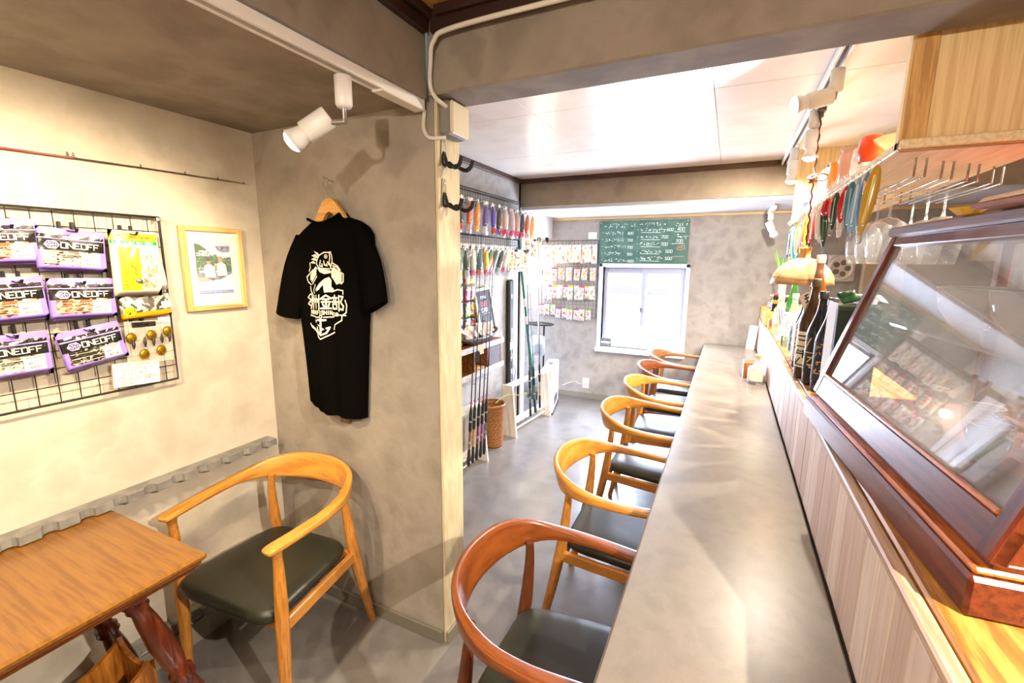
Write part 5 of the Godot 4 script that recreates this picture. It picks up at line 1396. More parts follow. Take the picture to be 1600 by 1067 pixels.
	obj("plug", G.new().box(V(0.0, 0.0, 0.018), V(0.028, 0.034, 0.03), 0.005), mat("#d8d2c6", 0.5), t)
	one("heater_cord", "pale cord running from the fan heater to the wall socket", "cord", G.new().tube(spline([V(-1.7, 0.2, -4.99), V(-1.62, 0.21, FZ + 0.07), V(-1.55, 0.185, FZ + 0.05), V(-1.487, 0.19, FZ + 0.04)], 20), 0.004, 6), mat("#d8d2c6", 0.5))

# brush strokes of the big label characters: strokes, place and size
const KANJI := {
	"san": [["0141|1333|0646", 30, 8, 9, 7.5], ["1004|1131|1333|3036|0343", 32, 66, 8, 4.2], ["2006|0206|0646|4246", 34, 94, 7, 4.2]],
	"yama": [["2006|0206|0646|4246", 28, 10, 10, 8.2], ["1014|0104|0424|2124", 14, 70, 6, 8], ["0141|2003|2043|0444|1535|3436|1415", 44, 66, 9, 8.6]],
}

func flat_lure(label: String, at: Vector3, b: Basis, l: float, w: float, c1: String, c2: String, shape: int) -> void:
	var t := thing("hanging_lure", label, "lure", at, b, "lures hanging along the overhead shelf")
	var prof := []
	for i in 15:
		var k := i / 14.0
		var r: float = pow(sin(PI * clampf(k * 0.96 + 0.02, 0, 1)), [0.5, 0.7, 0.35][shape % 3]) * (1.0 - [0.35 * k, 0.0, 0.5 * (1 - k)][shape % 3])
		prof.append([r * w / 2, -0.015 - k * l])
	var squeeze := Transform3D(Basis.from_scale(V(0.4, 1, 1)), Vector3.ZERO)
	var lbd := obj("lure_body", G.new().lathe(prof, 16, squeeze), mat(c1, 0.2), t)
	obj("stripe", G.new().box(V(0.0, -0.015 - l * 0.48, 0), V(w * 0.42, l * 0.7, w * 0.16), 0.003), mat(c2, 0.25), lbd)
	for s in [-1.0, 1.0]: obj("eye", G.new().lathe([[0.0, 0.002], [0.003, 0.001], [0.0035, -0.001]], 8, T(w * 0.17 * s, -0.015 - l * 0.86, w * 0.05, rot(0, 0, -90 * s))), mat("#e9e4d8", 0.2), lbd)
	var rg := []
	for i in 9: rg.append(V(0, -0.006 + 0.006 * sin(TAU * i / 8), 0.006 * cos(TAU * i / 8)))
	obj("ring", G.new().tube(rg, 0.0011, 5), mat("#b5b2aa", 0.3, 0.8), t)
	var hk := []
	for i in 8: hk.append(V(0, -0.02 - l - 0.012 - 0.008 * sin(PI * i / 7.0), 0.008 * cos(PI * i / 7.0)))
	obj("hook", G.new().tube([V(0, -0.012 - l, 0.008)] + hk, 0.0011, 5), mat("#8d8a84", 0.3, 0.8), t)

func bottle(label: String, at: Vector3, h: float, r: float, glass_m: Material, lab: String, ink: String, cap: String, tall := true, b := Basis.IDENTITY, called := "sake_bottle", lab_y := 0.3, lab_h := 0.28, writing := "") -> Node3D:
	var t := thing(called, label, "bottle", at, b, "")
	var sh := 0.6 if tall else 0.68
	var gbd := obj("glass_body", G.new().lathe([[0.0, 0.002], [r * 0.9, 0.0], [r, 0.008], [r, h * sh * 0.92], [r * 0.93, h * sh], [r * 0.66, h * (sh + 0.09)], [r * 0.42, h * (sh + 0.18)], [r * 0.33, h * 0.86], [r * 0.31, h * 0.94], [r * 0.36, h * 0.945], [r * 0.36, h * 0.96], [0.0, h * 0.962]], 24), glass_m, t)
	obj("cap", G.new().lathe([[r * 0.36, h * 0.92], [r * 0.4, h * 0.925], [r * 0.4, h * 0.99], [r * 0.34, h], [0.0, h]], 18), mat(cap, 0.35), t)
	if lab:
		var k := Ink.new(96, 128, Color(lab))
		var c := Color(ink)
		if KANJI.has(writing):
			for q in KANJI[writing]: k.glyph(q[0], q[1], q[2], q[3], q[4], 2.1, c)
		else:
			for i in 5: k.scrawl(36, 6 + i * 23, 1, 20, 1.8, c, int(h * 1000) + i)
		var g := G.new()
		g.st.set_smooth_group(1)
		var y0: float = h * lab_y; var y1: float = h * (lab_y + lab_h)
		for i in 12:
			var a0 := lerpf(-1.5, 1.5, i / 12.0) + 2.35; var a1 := lerpf(-1.5, 1.5, (i + 1) / 12.0) + 2.35
			var p0 := V(cos(a0) * (r + 0.0012), 0, sin(a0) * (r + 0.0012)); var p1 := V(cos(a1) * (r + 0.0012), 0, sin(a1) * (r + 0.0012))
			var u0 := 1 - i / 12.0; var u1 := 1 - (i + 1) / 12.0
			g.tri(p1 + V(0, y0, 0), p0 + V(0, y0, 0), p0 + V(0, y1, 0), Vector2(u1, 1), Vector2(u0, 1), Vector2(u0, 0))
			g.tri(p1 + V(0, y0, 0), p0 + V(0, y1, 0), p1 + V(0, y1, 0), Vector2(u1, 1), Vector2(u0, 0), Vector2(u1, 0))
		obj("paper_label", g, print_mat(k.im, 0.6), gbd)
	return t

func bar_things() -> void:
	var steel := mat("#b9b6ae", 0.25, 0.9)
	var pine_y := wood("#e2ba7a", "#f2d49c", "y", 8.0, 0.45, 0.0, 0.5)
	var pine_z := wood("#e2c48c", "#f2deb4", "z", 8.0, 0.45, 0.0, 0.5)
	# overhead shelf: two upright end boards and a bottom board
	var oh := thing("overhead_shelf", "pale pine overhead shelf hanging from the ceiling above the ledge", "shelf", V(0.375, 1.95, 0))
	obj("end_board", G.new().box(V(0.24, 0.25, -1.605), V(0.48, 0.5, 0.03), 0.003), pine_y, oh)
	obj("end_strip", G.new().box(V(0.03, 0.25, -1.588), V(0.05, 0.5, 0.008), 0.002), wood("#b9803e", "#dcae6a", "y", 6.0, 0.45), oh)
	obj("end_board", G.new().box(V(0.17, 0.25, -3.95), V(0.34, 0.5, 0.03), 0.003), pine_y, oh)
	obj("bottom_board", G.new().box(V(0.175, 0.012, -2.77), V(0.35, 0.024, 2.4), 0.003), pine_z, oh)
	obj("front_edge", G.new().box(V(0.24, 0.011, -1.586), V(0.48, 0.03, 0.012), 0.002), wood("#a9713a", "#c9945a", "x", 6.0, 0.45), oh)
	# lures along its edge
	var ls := [["#b9922e", "#e6cf7a", 0.2, 0.04, "gold glitter"], ["#4a7aa0", "#c04a4a", 0.16, 0.036, "blue patterned"], ["#7fa6c0", "#d9e2e8", 0.15, 0.03, "pale blue"], ["#3f6f7c", "#8fb0a8", 0.14, 0.036, "teal speckled"], ["#b01f22", "#e8c8c0", 0.11, 0.03, "dark red"], ["#d9d2c8", "#b5b0a8", 0.15, 0.026, "grey white"], ["#24301e", "#5a7040", 0.12, 0.036, "dark olive"], ["#d8461e", "#f0a05a", 0.1, 0.03, "orange red"], ["#c01f24", "#8f1418", 0.06, 0.05, "small red"], ["#1f3a26", "#4f7a50", 0.17, 0.036, "dark green"], ["#e2d3c6", "#c9a89a", 0.15, 0.034, "pale pink"], ["#4fae6a", "#e9efe6", 0.13, 0.03, "mint green"], ["#d83a3a", "#f0e2da", 0.14, 0.034, "red and white"], ["#2a2420", "#c03a2a", 0.15, 0.032, "black"], ["#f29a1c", "#f6c24a", 0.15, 0.04, "amber"], ["#e86a1e", "#3a2a22", 0.14, 0.034, "orange"], ["#7a9ab5", "#d9c05a", 0.14, 0.034, "steel blue"], ["#9a6ab0", "#d84a8a", 0.14, 0.034, "violet"], ["#e08a2c", "#efe2c8", 0.15, 0.034, "tan"], ["#e9e4d2", "#5ac0c8", 0.16, 0.034, "cream"], ["#5ac4cc", "#c8eef0", 0.17, 0.04, "turquoise"], ["#e6b0b8", "#c05a70", 0.17, 0.034, "rose"], ["#3a3028", "#d9c8a0", 0.16, 0.034, "brown black"], ["#c9c46a", "#4a7a9a", 0.16, 0.034, "yellow and blue"], ["#2f4a6a", "#d9d2c0", 0.16, 0.034, "navy"]]
	var rn := RandomNumberGenerator.new(); rn.seed = 9
	for i in ls.size():
		var k := i / float(ls.size() - 1)
		var z := -1.72 - 2.12 * pow(k, 0.95)
		var l = ls[i]
		flat_lure("%s lure hanging from the overhead shelf, %s from the front" % [l[4], ORD[i] if i < 24 else "last"], V(0.368 + rn.randf_range(-0.004, 0.0), 1.952 - 0.05 * smoothstep(0.3, 1.0, k), z), rot(rn.randf_range(-5, 5) + (10 if i == 0 else 0), rn.randf_range(35, 75), 0), l[2] * (1.0 if i == 0 else 1.22), l[3] * (1.1 if i == 0 else 1.25), l[0], l[1], i)
	# tinsel along the edge
	var g := G.new()
	for i in 520:
		var z := -2.1 - 1.8 * i / 520.0
		var c := V(0.368, 1.962 - 0.03 * smoothstep(-2.6, -3.9, z) * 1.0, z)
		var d := V(rn.randf_range(-1, 0.2), rn.randf_range(-0.6, 1), rn.randf_range(-1, 1)).normalized()
		g.bar(c, c + d * rn.randf_range(0.015, 0.032), 0.0016, 0.0006)
	var tn := one("tinsel_garland", "white tinsel garland along the edge of the overhead shelf", "garland", g.tube([V(0.368, 1.962, -2.08), V(0.368, 1.958, -3.0), V(0.368, 1.935, -3.92)], 0.003, 5), mat("#f4f0ea", 0.25))
	tn.set_meta("kind", "stuff")
	# things standing on the shelf
	var sy := 1.975
	var tum := thing("glass_tumbler", "orange glass tumbler standing upside down at the front of the overhead shelf", "glass", V(0.396, sy + 0.012, -1.97))
	obj("glass_wall", G.new().lathe([[0.026, 0.002], [0.031, 0.0], [0.038, 0.04], [0.036, 0.08], [0.026, 0.088], [0.0, 0.09], [0.0, 0.082], [0.025, 0.08], [0.033, 0.04], [0.028, 0.004]], 22), clear("#ff5a06", 0.72, 0.03), tum)
	var ds := thing("crystal_dish", "pale green crystal dish beside the orange tumbler on the overhead shelf", "dish", V(0.455, sy, -1.84))
	obj("bowl", G.new().lathe([[0.0, 0.0], [0.03, 0.0], [0.035, 0.01], [0.06, 0.035], [0.085, 0.06], [0.08, 0.06], [0.05, 0.03], [0.0, 0.012]], 12, Transform3D.IDENTITY, false, false), clear("#dfe6b0", 0.45, 0.05), ds)
	one("riser_block", "small clear plastic riser under the orange tumbler", "block", G.new().box(V(0, 0.006, 0), V(0.07, 0.012, 0.07), 0.002), clear("#e9efe6", 0.35), T(0.402, sy, -1.97))
	var jr := thing("clear_jar", "clear jar with white lid on the overhead shelf", "jar", V(0.415, sy, -2.13))
	obj("jar_body", G.new().lathe([[0.0, 0.0], [0.04, 0.0], [0.044, 0.006], [0.044, 0.06], [0.036, 0.07], [0.0, 0.07]], 20), clear("#e8e6e4", 0.4), jr)
	obj("lid", G.new().lathe([[0.0, 0.064], [0.04, 0.064], [0.04, 0.09], [0.036, 0.094], [0.0, 0.094]], 20), mat("#e6e2dc", 0.4), jr)
	var pj := thing("pink_jar", "large peach pink glass jar on the overhead shelf behind the clear jar", "jar", V(0.43, sy, -2.36))
	obj("jar_body", G.new().lathe([[0.0, 0.0], [0.055, 0.0], [0.062, 0.02], [0.062, 0.11], [0.05, 0.13], [0.062, 0.14], [0.058, 0.14], [0.046, 0.13], [0.058, 0.105], [0.055, 0.015], [0.0, 0.008]], 20), clear("#f4b89a", 0.6), pj)
	var yb := thing("yellow_vase", "bright amber yellow glass vase on the overhead shelf", "vase", V(0.4, sy, -2.55))
	obj("glass_body", G.new().lathe([[0.0, 0.0], [0.03, 0.0], [0.036, 0.015], [0.036, 0.07], [0.03, 0.095], [0.034, 0.125], [0.03, 0.125], [0.026, 0.095], [0.0, 0.02]], 20), clear("#ffab12", 0.8), yb)
	yb = thing("yellow_vase", "paler yellow glass vase behind the amber one on the overhead shelf", "vase", V(0.43, sy, -2.47))
	obj("glass_body", G.new().lathe([[0.0, 0.0], [0.026, 0.0], [0.03, 0.02], [0.026, 0.08], [0.034, 0.14], [0.03, 0.14], [0.022, 0.08], [0.0, 0.02]], 20), clear("#ffd27a", 0.7), yb)
	var wl2 := thing("white_lantern", "glowing white glass lantern on the overhead shelf", "lamp", V(0.425, sy, -2.82))
	obj("lamp_shade", G.new().lathe([[0.0, 0.0], [0.05, 0.0], [0.06, 0.02], [0.062, 0.11], [0.045, 0.14], [0.03, 0.15], [0.0, 0.15]], 22), glow("#f4f2ff", 1.6), wl2)
	obj("cap", G.new().lathe([[0.0, 0.15], [0.032, 0.15], [0.03, 0.165], [0.0, 0.168]], 18), mat("#4a4642", 0.4), wl2)
	var ol := OmniLight3D.new()
	ol.name = "lantern_light"; ol.light_energy = 0.12; ol.light_color = Color(0.95, 0.95, 1.0); ol.omni_range = 6.0; ol.omni_attenuation = 2.0; ol.light_size = 0.05; ol.shadow_enabled = true
	add_child(ol); ol.position = V(0.425, sy + 0.08, -2.82)
	var misc := [["paper_carton", "tall narrow white carton on the overhead shelf", "#eee8e2", 0.05, 0.14, -3.02], ["plastic_box", "small pale box at the far part of the overhead shelf", "#efe9e6", 0.07, 0.07, -3.2], ["blue_cup", "pale blue box near the far end of the overhead shelf", "#9fb8d8", 0.07, 0.055, -3.42], ["grey_box", "grey box by the far end board of the overhead shelf", "#b9bcc0", 0.06, 0.05, -3.65]]
	for m in misc: one(m[0], m[1], "box", G.new().box(V(0, m[4] / 2, 0), V(m[3], m[4], m[3]), 0.004), mat(m[2], 0.5), T(0.42, sy, m[5], rot(0, 12, 0)))
	# wire rack for glasses and the glasses in it
	var gr := thing("glass_rack", "steel wire stemware rack under the overhead shelf", "glass rack", V(0.45, 1.9, -2.05))
	var gi := 0
	for i in 4:
		var x := i * 0.085
		obj("rail", G.new().tube([V(x, 0.05, 0.34 - 0.08 * i), V(x, 0.0, 0.34 - 0.08 * i), V(x, 0.0, -0.42), V(x, 0.05, -0.42)], 0.003, 6).tube([V(x + 0.03, 0.05, 0.32 - 0.08 * i), V(x + 0.03, 0.0, 0.32 - 0.08 * i), V(x + 0.03, 0.0, -0.42), V(x + 0.03, 0.05, -0.42)], 0.003, 6), steel, gr)
	for row in 2:
		for c in 3:
			var at := V(0.475 + row * 0.14, 1.903, -1.985 - c * 0.15)
			var w := thing("wine_glass", "upside down wine glass on the rack, %s row from the counter, %s from the front" % [ORD[row], ORD[c]], "wine glass", at, Basis.IDENTITY, "wine glasses on the rack")
			obj("foot", G.new().lathe([[0.0, 0.006], [0.036, 0.007], [0.036, 0.0045], [0.006, 0.002], [0.004, 0.0]], 22), clear("#f4f8fa", 0.1), w)
			obj("stem", G.new().lathe([[0.005, 0.004], [0.0038, -0.02], [0.0036, -0.08], [0.006, -0.095]], 12), clear("#f4f8fa", 0.18), w)
			obj("bowl", G.new().lathe([[0.004, -0.094], [0.022, -0.098], [0.046, -0.115], [0.058, -0.142], [0.06, -0.168], [0.055, -0.205], [0.047, -0.25], [0.0462, -0.25], [0.054, -0.205], [0.059, -0.168], [0.057, -0.142], [0.045, -0.117], [0.022, -0.1]], 26, Transform3D.IDENTITY, false), clear("#e6ecee", 0.03), w)
			gi += 1
	# pendant lamp on a twisted cord
	var pd := thing("pendant_lamp", "wooden pendant lamp with a broad carved shade on a twisted brown cord", "lamp", V(0.34, 0, -2.78))
	var cord := []
	for i in 60: cord.append(V(0.003 * cos(i * 1.3), 2.44 - i * 0.0118, 0.003 * sin(i * 1.3)))
	obj("cord", G.new().tube(cord, 0.0045, 6), mat("#6a3418", 0.7), pd)
	obj("plug", G.new().box(V(0, 2.405, 0), V(0.035, 0.05, 0.05), 0.004).box(V(0, 2.37, 0), V(0.02, 0.03, 0.02), 0.003), mat("#3a3328", 0.5), pd)
	obj("knot", G.new().tube(_coil(0.014, 0.006, 4), 0.005, 6, true), mat("#7a4420", 0.7), pd, T(0, 2.06, 0, rot(30, 0, 20)))
	obj("knot_loop", G.new().tube(spline([V(0, 2.08, 0), V(0.03, 2.09, 0.02), V(0.055, 2.075, 0.03), V(0.04, 2.055, 0.03), V(0.0, 2.06, 0)], 14), 0.0045, 6), mat("#7a4420", 0.7), pd)
	obj("socket", G.new().lathe([[0.0, 1.735], [0.028, 1.735], [0.03, 1.725], [0.026, 1.72], [0.026, 1.685], [0.032, 1.68], [0.032, 1.672], [0.0, 1.672]], 18), wood("#a9732e", "#d9aa5c", "y", 8.0), pd)
	obj("lamp_shade", G.new().lathe([[0.03, 1.68], [0.055, 1.674], [0.09, 1.652], [0.118, 1.622], [0.136, 1.588], [0.143, 1.548], [0.136, 1.548], [0.127, 1.584], [0.108, 1.614], [0.08, 1.64], [0.05, 1.658], [0.03, 1.662]], 32, Transform3D.IDENTITY, false), wood("#b5783c", "#e0b178", "x", 4.0, 0.4, 0.2), pd)
	obj("lamp_bulb", G.new().lathe([[0.0, 1.655], [0.016, 1.655], [0.016, 1.63], [0.034, 1.6], [0.036, 1.58], [0.026, 1.558], [0.0, 1.55]], 18), glow("#ffe6b8", 12.0), pd)
	ol = OmniLight3D.new()
	ol.name = "pendant_light"; ol.light_energy = 0.2; ol.light_color = Color(1, 0.85, 0.62); ol.omni_range = 8.0; ol.omni_attenuation = 2.0; ol.light_size = 0.03; ol.shadow_enabled = true
	add_child(ol); ol.position = V(0.34, 1.59, -2.78)
	# riser with plates and pots at the far end of the ledge
	var L := LEDGE
	one("wood_riser", "low wooden riser at the far end of the ledge under the stacked plates", "riser", G.new().box(V(0, 0.06, 0), V(0.36, 0.12, 0.75), 0.005), wood("#a86f30", "#d8a45a", "z", 5.0, 0.4), T(0.49, L, -4.86))
	for i in 7:
		var r: float = [0.12, 0.12, 0.115, 0.125, 0.13, 0.12, 0.135][i]
		var p := one("stacked_plate", "plate in the stack at the far end of the ledge, %s from the bottom" % ORD[i], "plate", G.new().lathe([[0.0, 0.0], [r * 0.6, 0.0], [r, 0.014], [r, 0.018], [r * 0.6, 0.006], [0.0, 0.005]], 26), mat(["#d9d6d0", "#cfcac4", "#e2dfd8", "#3a3734", "#2f2c2a", "#a8a096", "#d9c7a0"][i], 0.3), T(0.47 if i < 3 else 0.5, L + 0.12 + i * 0.017, -4.98), "plates stacked at the far end of the ledge")
	var so := thing("sauce_bottle", "small dark sauce bottle with orange label and red cap by the stacked plates", "bottle", V(0.385, L + 0.12, -4.62))
	obj("glass_body", G.new().lathe([[0.0, 0.0], [0.028, 0.0], [0.03, 0.006], [0.03, 0.1], [0.02, 0.13], [0.018, 0.14], [0.0, 0.14]], 18), mat("#1d120c", 0.12), so)
	obj("paper_label", G.new().lathe([[0.0305, 0.07], [0.031, 0.072], [0.031, 0.1], [0.0305, 0.102]], 18, Transform3D.IDENTITY, false), mat("#e0762c", 0.5), so)
	obj("cap", G.new().lathe([[0.0, 0.138], [0.02, 0.138], [0.02, 0.16], [0.0, 0.162]], 16), mat("#c03a24", 0.4), so)
	var gt := thing("gold_tin", "small gold tin with red band near the sauce bottle on the ledge", "tin", V(0.36, L, -4.35))
	obj("tin_body", G.new().lathe([[0.0, 0.0], [0.034, 0.0], [0.036, 0.004], [0.036, 0.085], [0.034, 0.09], [0.0, 0.09]], 20), mat("#c9a02a", 0.25, 0.6), gt)
	obj("red_band", G.new().lathe([[0.0363, 0.02], [0.0368, 0.022], [0.0368, 0.07], [0.0363, 0.072]], 20, Transform3D.IDENTITY, false), mat("#b5482a", 0.4), gt)
	# leafy stems in a vase
	var pl := thing("aloe_vase", "green pointed leaves standing in a glass vase at the far end of the ledge", "plant", V(0.43, L + 0.12, -4.66))
	obj("vase", G.new().lathe([[0.0, 0.0], [0.03, 0.0], [0.035, 0.02], [0.03, 0.2], [0.036, 0.26], [0.033, 0.26], [0.027, 0.2], [0.0, 0.01]], 18), clear("#dfe8dc", 0.4), pl)
	for i in 7:
		var a := TAU * i / 7.0
		var rings := []
		for k in 9:
			var v := k / 8.0
			var wdt := 0.02 * sin(PI * clampf(0.12 + v * 0.88, 0, 1)) + 0.001
			var c := V(cos(a) * (0.01 + 0.09 * v * v), 0.16 + 0.4 * v * (1.0 - 0.1 * (i % 3)), sin(a) * (0.01 + 0.09 * v * v))
			var s := V(-sin(a), 0, cos(a))
			rings.append([c + s * wdt, c + V(cos(a), 0.2, sin(a)) * -0.005, c - s * wdt, c + V(cos(a), 0.2, sin(a)) * 0.003])
		obj("leaf", G.new().loft(rings), mat(["#6f9a24", "#8fb52c", "#5c8a24"][i % 3], 0.45), pl)
	# ornamental square plaque on the far kitchen wall
	var pq := thing("wall_plaque", "white square ornamental plaque with a ring on the far wall behind the bottles", "plaque", V(0.945, 1.615, FZ + 0.012))
	obj("tile", G.new().box(V(0, 0, 0), V(0.215, 0.25, 0.022), 0.004), mat("#ddd4c8", 0.6), pq)
	var rg := []
	for i in 33: rg.append(V(cos(TAU * i / 32) * 0.088, sin(TAU * i / 32) * 0.1, 0.014))
	obj("ring", G.new().tube(rg, 0.012, 8, false), mat("#e6ddd0", 0.5), pq)
	for i in 5:
		var a := TAU * i / 5.0
		obj("opening", G.new().lathe([[0.0, 0.003], [0.022, 0.002], [0.026, 0.0]], 18, T(cos(a) * 0.048, sin(a) * 0.054, 0.011, rot(90, 0, 0))), mat("#7d7264", 0.7), pq)
	for i in 4:
		for j in 3: obj("leaf_relief", G.new().lathe([[0.0, 0.006], [0.008, 0.004], [0.011, 0.0]], 8, T([-1, 1, 1, -1][i] * (0.092 - 0.012 * j), [-1, -1, 1, 1][i] * (0.095 + 0.008 * j), 0.011, rot(90, 0, 0))), mat("#e2d9cc", 0.5), pq)
	one("kitchen_notice", "cream paper notice pinned on the far kitchen wall", "notice", G.new().box(V(0, 0, 0), V(0.19, 0.2, 0.004)), mat("#e2cfa0", 0.7), T(1.95, 1.79, FZ + 0.006))
	one("beige_panel", "beige box panel low on the far kitchen wall under the glasses", "panel", G.new().box(V(0, 0, 0), V(0.3, 0.5, 0.1), 0.006), mat("#c4b193", 0.7), T(1.25, 1.42, FZ + 0.055))
	# bottles and cards along the ledge, from the far end to the case
	var amber := clear("#7c4206", 0.76, 0.03)
	var brown := mat("#3d2610", 0.08)
	var green := clear("#2a6e16", 0.7, 0.03)
	var smoky := mat("#17161a", 0.1)
	var pale := clear("#cfe0c4", 0.22, 0.03)
	bottle("slim clear bottle with cream label and yellow cap on the far part of the ledge", V(0.37, L, -4.05), 0.27, 0.036, pale, "#efe8d8", "#6a5a4a", "#e0b23a", false)
	var mc := Ink.new(90, 120, Color("#ebe6ea"))
	for i in 6: mc.rect(6 + i * 14, 8, 7, 104, Color("#6a6288"))
	for i in 3:
		var c := thing("menu_card", "striped menu card leaning on the ledge bottles, %s" % ["front one", "middle one", "rear one"][i], "card", V(0.4 + 0.012 * i, L + 0.13, -3.92 + i * 0.06), rot(-6, -42, 14), "striped menu cards")
		obj("card", G.new().box(V(0, 0, 0), V(0.11, 0.22, 0.003)), mat("#b99a78", 0.6), c)
		obj("print", G.new().quad(V(-0.05, -0.08, 0.002), V(0.05, -0.08, 0.002), V(0.05, 0.1, 0.002), V(-0.05, 0.1, 0.002)), print_mat(mc.im, 0.6), c)
	bottle("small square violet labelled jar on the ledge before the striped cards", V(0.4, L, -3.86), 0.12, 0.04, pale, "#8f86b8", "#f0ecf2", "#efe9e0", false)
	one("wrapped_sweet", "small white wrapped packet lying on the ledge", "packet", G.new().pillow(0.09, 0.06, 0.02, 0.003, 4, 7, 6, false), mat("#d9cfc8", 0.4), T(0.36, L + 0.03, -3.62, rot(-50, 20, 10)))
	bottle("tall bright green bottle on the ledge before the pendant lamp", V(0.385, L, -3.42), 0.46, 0.046, green, "#e6e2d0", "#4a6a3a", "#22201c", true, Basis.IDENTITY, "sake_bottle", 0.16, 0.34)
	bottle("clear bottle with pale label between the green and brown bottles", V(0.372, L, -3.2), 0.36, 0.042, pale, "#f2efe8", "#5a5a60", "#efeae0", true)
	bottle("blue grey labelled bottle on the ledge, left of the cream labelled ones", V(0.38, L, -3.02), 0.34, 0.042, pale, "#7d93a6", "#2f3a4a", "#3a3a3e", true, Basis.IDENTITY, "sake_bottle", 0.12, 0.44)
	bottle("slim bottle with black and white label beside the brown bottles", V(0.378, L, -2.87), 0.36, 0.04, smoky, "#c9c2c4", "#2a2628", "#2a2a2e", true, Basis.IDENTITY, "sake_bottle", 0.1, 0.5)
	bottle("bottle with tall cream label beside the big brown bottle", V(0.372, L, -2.745), 0.37, 0.042, smoky, "#d9cdb6", "#3a3028", "#3a3a36", true, Basis.IDENTITY, "sake_bottle", 0.1, 0.52)
	bottle("big dark brown bottle with cream label lettered in black", V(0.366, L, -2.5), 0.47, 0.052, brown, "#e6d9b8", "#17120c", "#5a4a2a", true, Basis.IDENTITY, "sake_bottle", 0.12, 0.36, "san")
	bottle("black bottle with gold brushed lettering next to the big brown bottle", V(0.38, L, -2.37), 0.42, 0.047, smoky, "#1b191c", "#d9b45a", "#2f2c2e", true, Basis.IDENTITY, "sake_bottle", 0.14, 0.4, "yama")
	bottle("black bottle with small gold lettering nearest the green gift box", V(0.395, L, -2.255), 0.4, 0.045, mat("#201e2a", 0.1), "#232030", "#c9a24a", "#3a3840", true, Basis.IDENTITY, "sake_bottle", 0.12, 0.42)
	one("wood_stand", "small wooden stand behind the bottles lifting the amber bottle", "stand", G.new().box(V(0, 0.04, 0), V(0.1, 0.08, 0.1), 0.004), wood("#6a4420", "#96683a", "x", 5.0), T(0.39, L, -2.62))
	bottle("largest amber glass bottle standing behind the row with a white cap", V(0.39, L + 0.08, -2.62), 0.5, 0.05, amber, "", "", "#efe8dc", true)
	var tag1 := thing("paper_tag", "cream paper tag with brush letters hanging on the amber bottle", "tag", V(0.352, L + 0.36, -2.575), rot(0, -50, 28))
	obj("card", G.new().box(V(0, 0, 0), V(0.075, 0.085, 0.002)), mat("#e2d0ac", 0.7), tag1)
	var ti := Ink.new(64, 72, Color("#e2d0ac"))
	ti.glyph("1040|2026|0343", 20, 10, 5, 4, 2.6, Color("#2a2018")).glyph("0040|0323|0646|2026", 20, 38, 5, 4, 2.6, Color("#2a2018"))
	obj("lettering", G.new().quad(V(-0.037, -0.042, 0.0014), V(0.037, -0.042, 0.0014), V(0.037, 0.042, 0.0014), V(-0.037, 0.042, 0.0014)), print_mat(ti.im, 0.7), tag1)
	bottle("green bottle leaning behind the brown bottles", V(0.455, L + 0.02, -2.62), 0.34, 0.04, green, "", "", "#1f5a34", true, rot(0, 0, 14))
	bottle("dark green bottle behind the slim labelled bottle", V(0.47, L, -3.1), 0.42, 0.046, green, "#2a3a40", "#c9c2b0", "#3a3f44", true)
	# gift box in clear film
	var gb := thing("gift_box", "tall dark green gift box standing before the glass showcase", "box", V(0.425, L, -2.02))
	obj("carton", G.new().box(V(0, 0.195, 0), V(0.125, 0.39, 0.125), 0.003), mat("#1d2a17", 0.45), gb)
	obj("lid", G.new().box(V(0, 0.38, 0), V(0.129, 0.022, 0.129), 0.003), mat("#27351c", 0.4), gb)
	var gi2 := Ink.new(100, 128, Color("#1d2a17"))
	gi2.poly([Vector2(8, 70), Vector2(40, 24), Vector2(60, 70)], Color("#8a7a3a")).poly([Vector2(16, 66), Vector2(38, 34), Vector2(52, 66)], Color("#c9a850")).scrawl(20, 92, 5, 10, 1.6, Color("#a8924a"), 3)
	obj("lettering", G.new().quad(V(-0.06, 0.16, 0.0634), V(0.06, 0.16, 0.0634), V(0.06, 0.34, 0.0634), V(-0.06, 0.34, 0.0634)), print_mat(gi2.im, 0.5), gb)
	obj("clear_film", G.new().box(V(-0.07, 0.2, 0), V(0.003, 0.4, 0.14), 0.0), clear("#eef0f8", 0.55, 0.08), gb)
	var wb := thing("white_box", "small white box with a crossed ribbon on top of the green gift box", "box", V(0.452, L + 0.392, -2.03), rot(0, 15, 0))
	obj("carton", G.new().box(V(0, 0.018, 0), V(0.056, 0.036, 0.05), 0.003), mat("#eceaf0", 0.45), wb)
	obj("ribbon", G.new().box(V(0, 0.018, 0), V(0.005, 0.0375, 0.0515)).box(V(0, 0.026, 0), V(0.0575, 0.004, 0.0515)), mat("#c9c6d2", 0.4), wb)
	one("green_bow", "crumpled dark green bow on top of the gift box", "bow", G.new().pillow(0.07, 0.05, 0.022, 0.006, 7, 7, 6, false), mat("#1f4a22", 0.4), T(0.395, L + 0.42, -2.0, rot(-40, 20, 15)))
	one("black_film", "crumpled black film behind the white box on top of the gift box", "film", G.new().pillow(0.1, 0.08, 0.012, 0.006, 8, 7, 6, false), mat("#1a1a1c", 0.25), T(0.47, L + 0.41, -2.06, rot(-70, 10, 0)))
	# on the counter
	var fb := thing("cork_bottle", "squat clear bottle with cork and cream label on the counter", "bottle", V(0.235, 0.8, -3.62))
	obj("glass_body", G.new().lathe([[0.0, 0.0], [0.054, 0.0], [0.06, 0.008], [0.06, 0.1], [0.052, 0.122], [0.024, 0.135], [0.019, 0.15], [0.019, 0.178], [0.023, 0.18], [0.023, 0.188], [0.017, 0.188], [0.016, 0.14], [0.05, 0.118], [0.057, 0.1], [0.057, 0.01], [0.0, 0.004]], 26), clear("#f6f2ee", 0.22), fb)
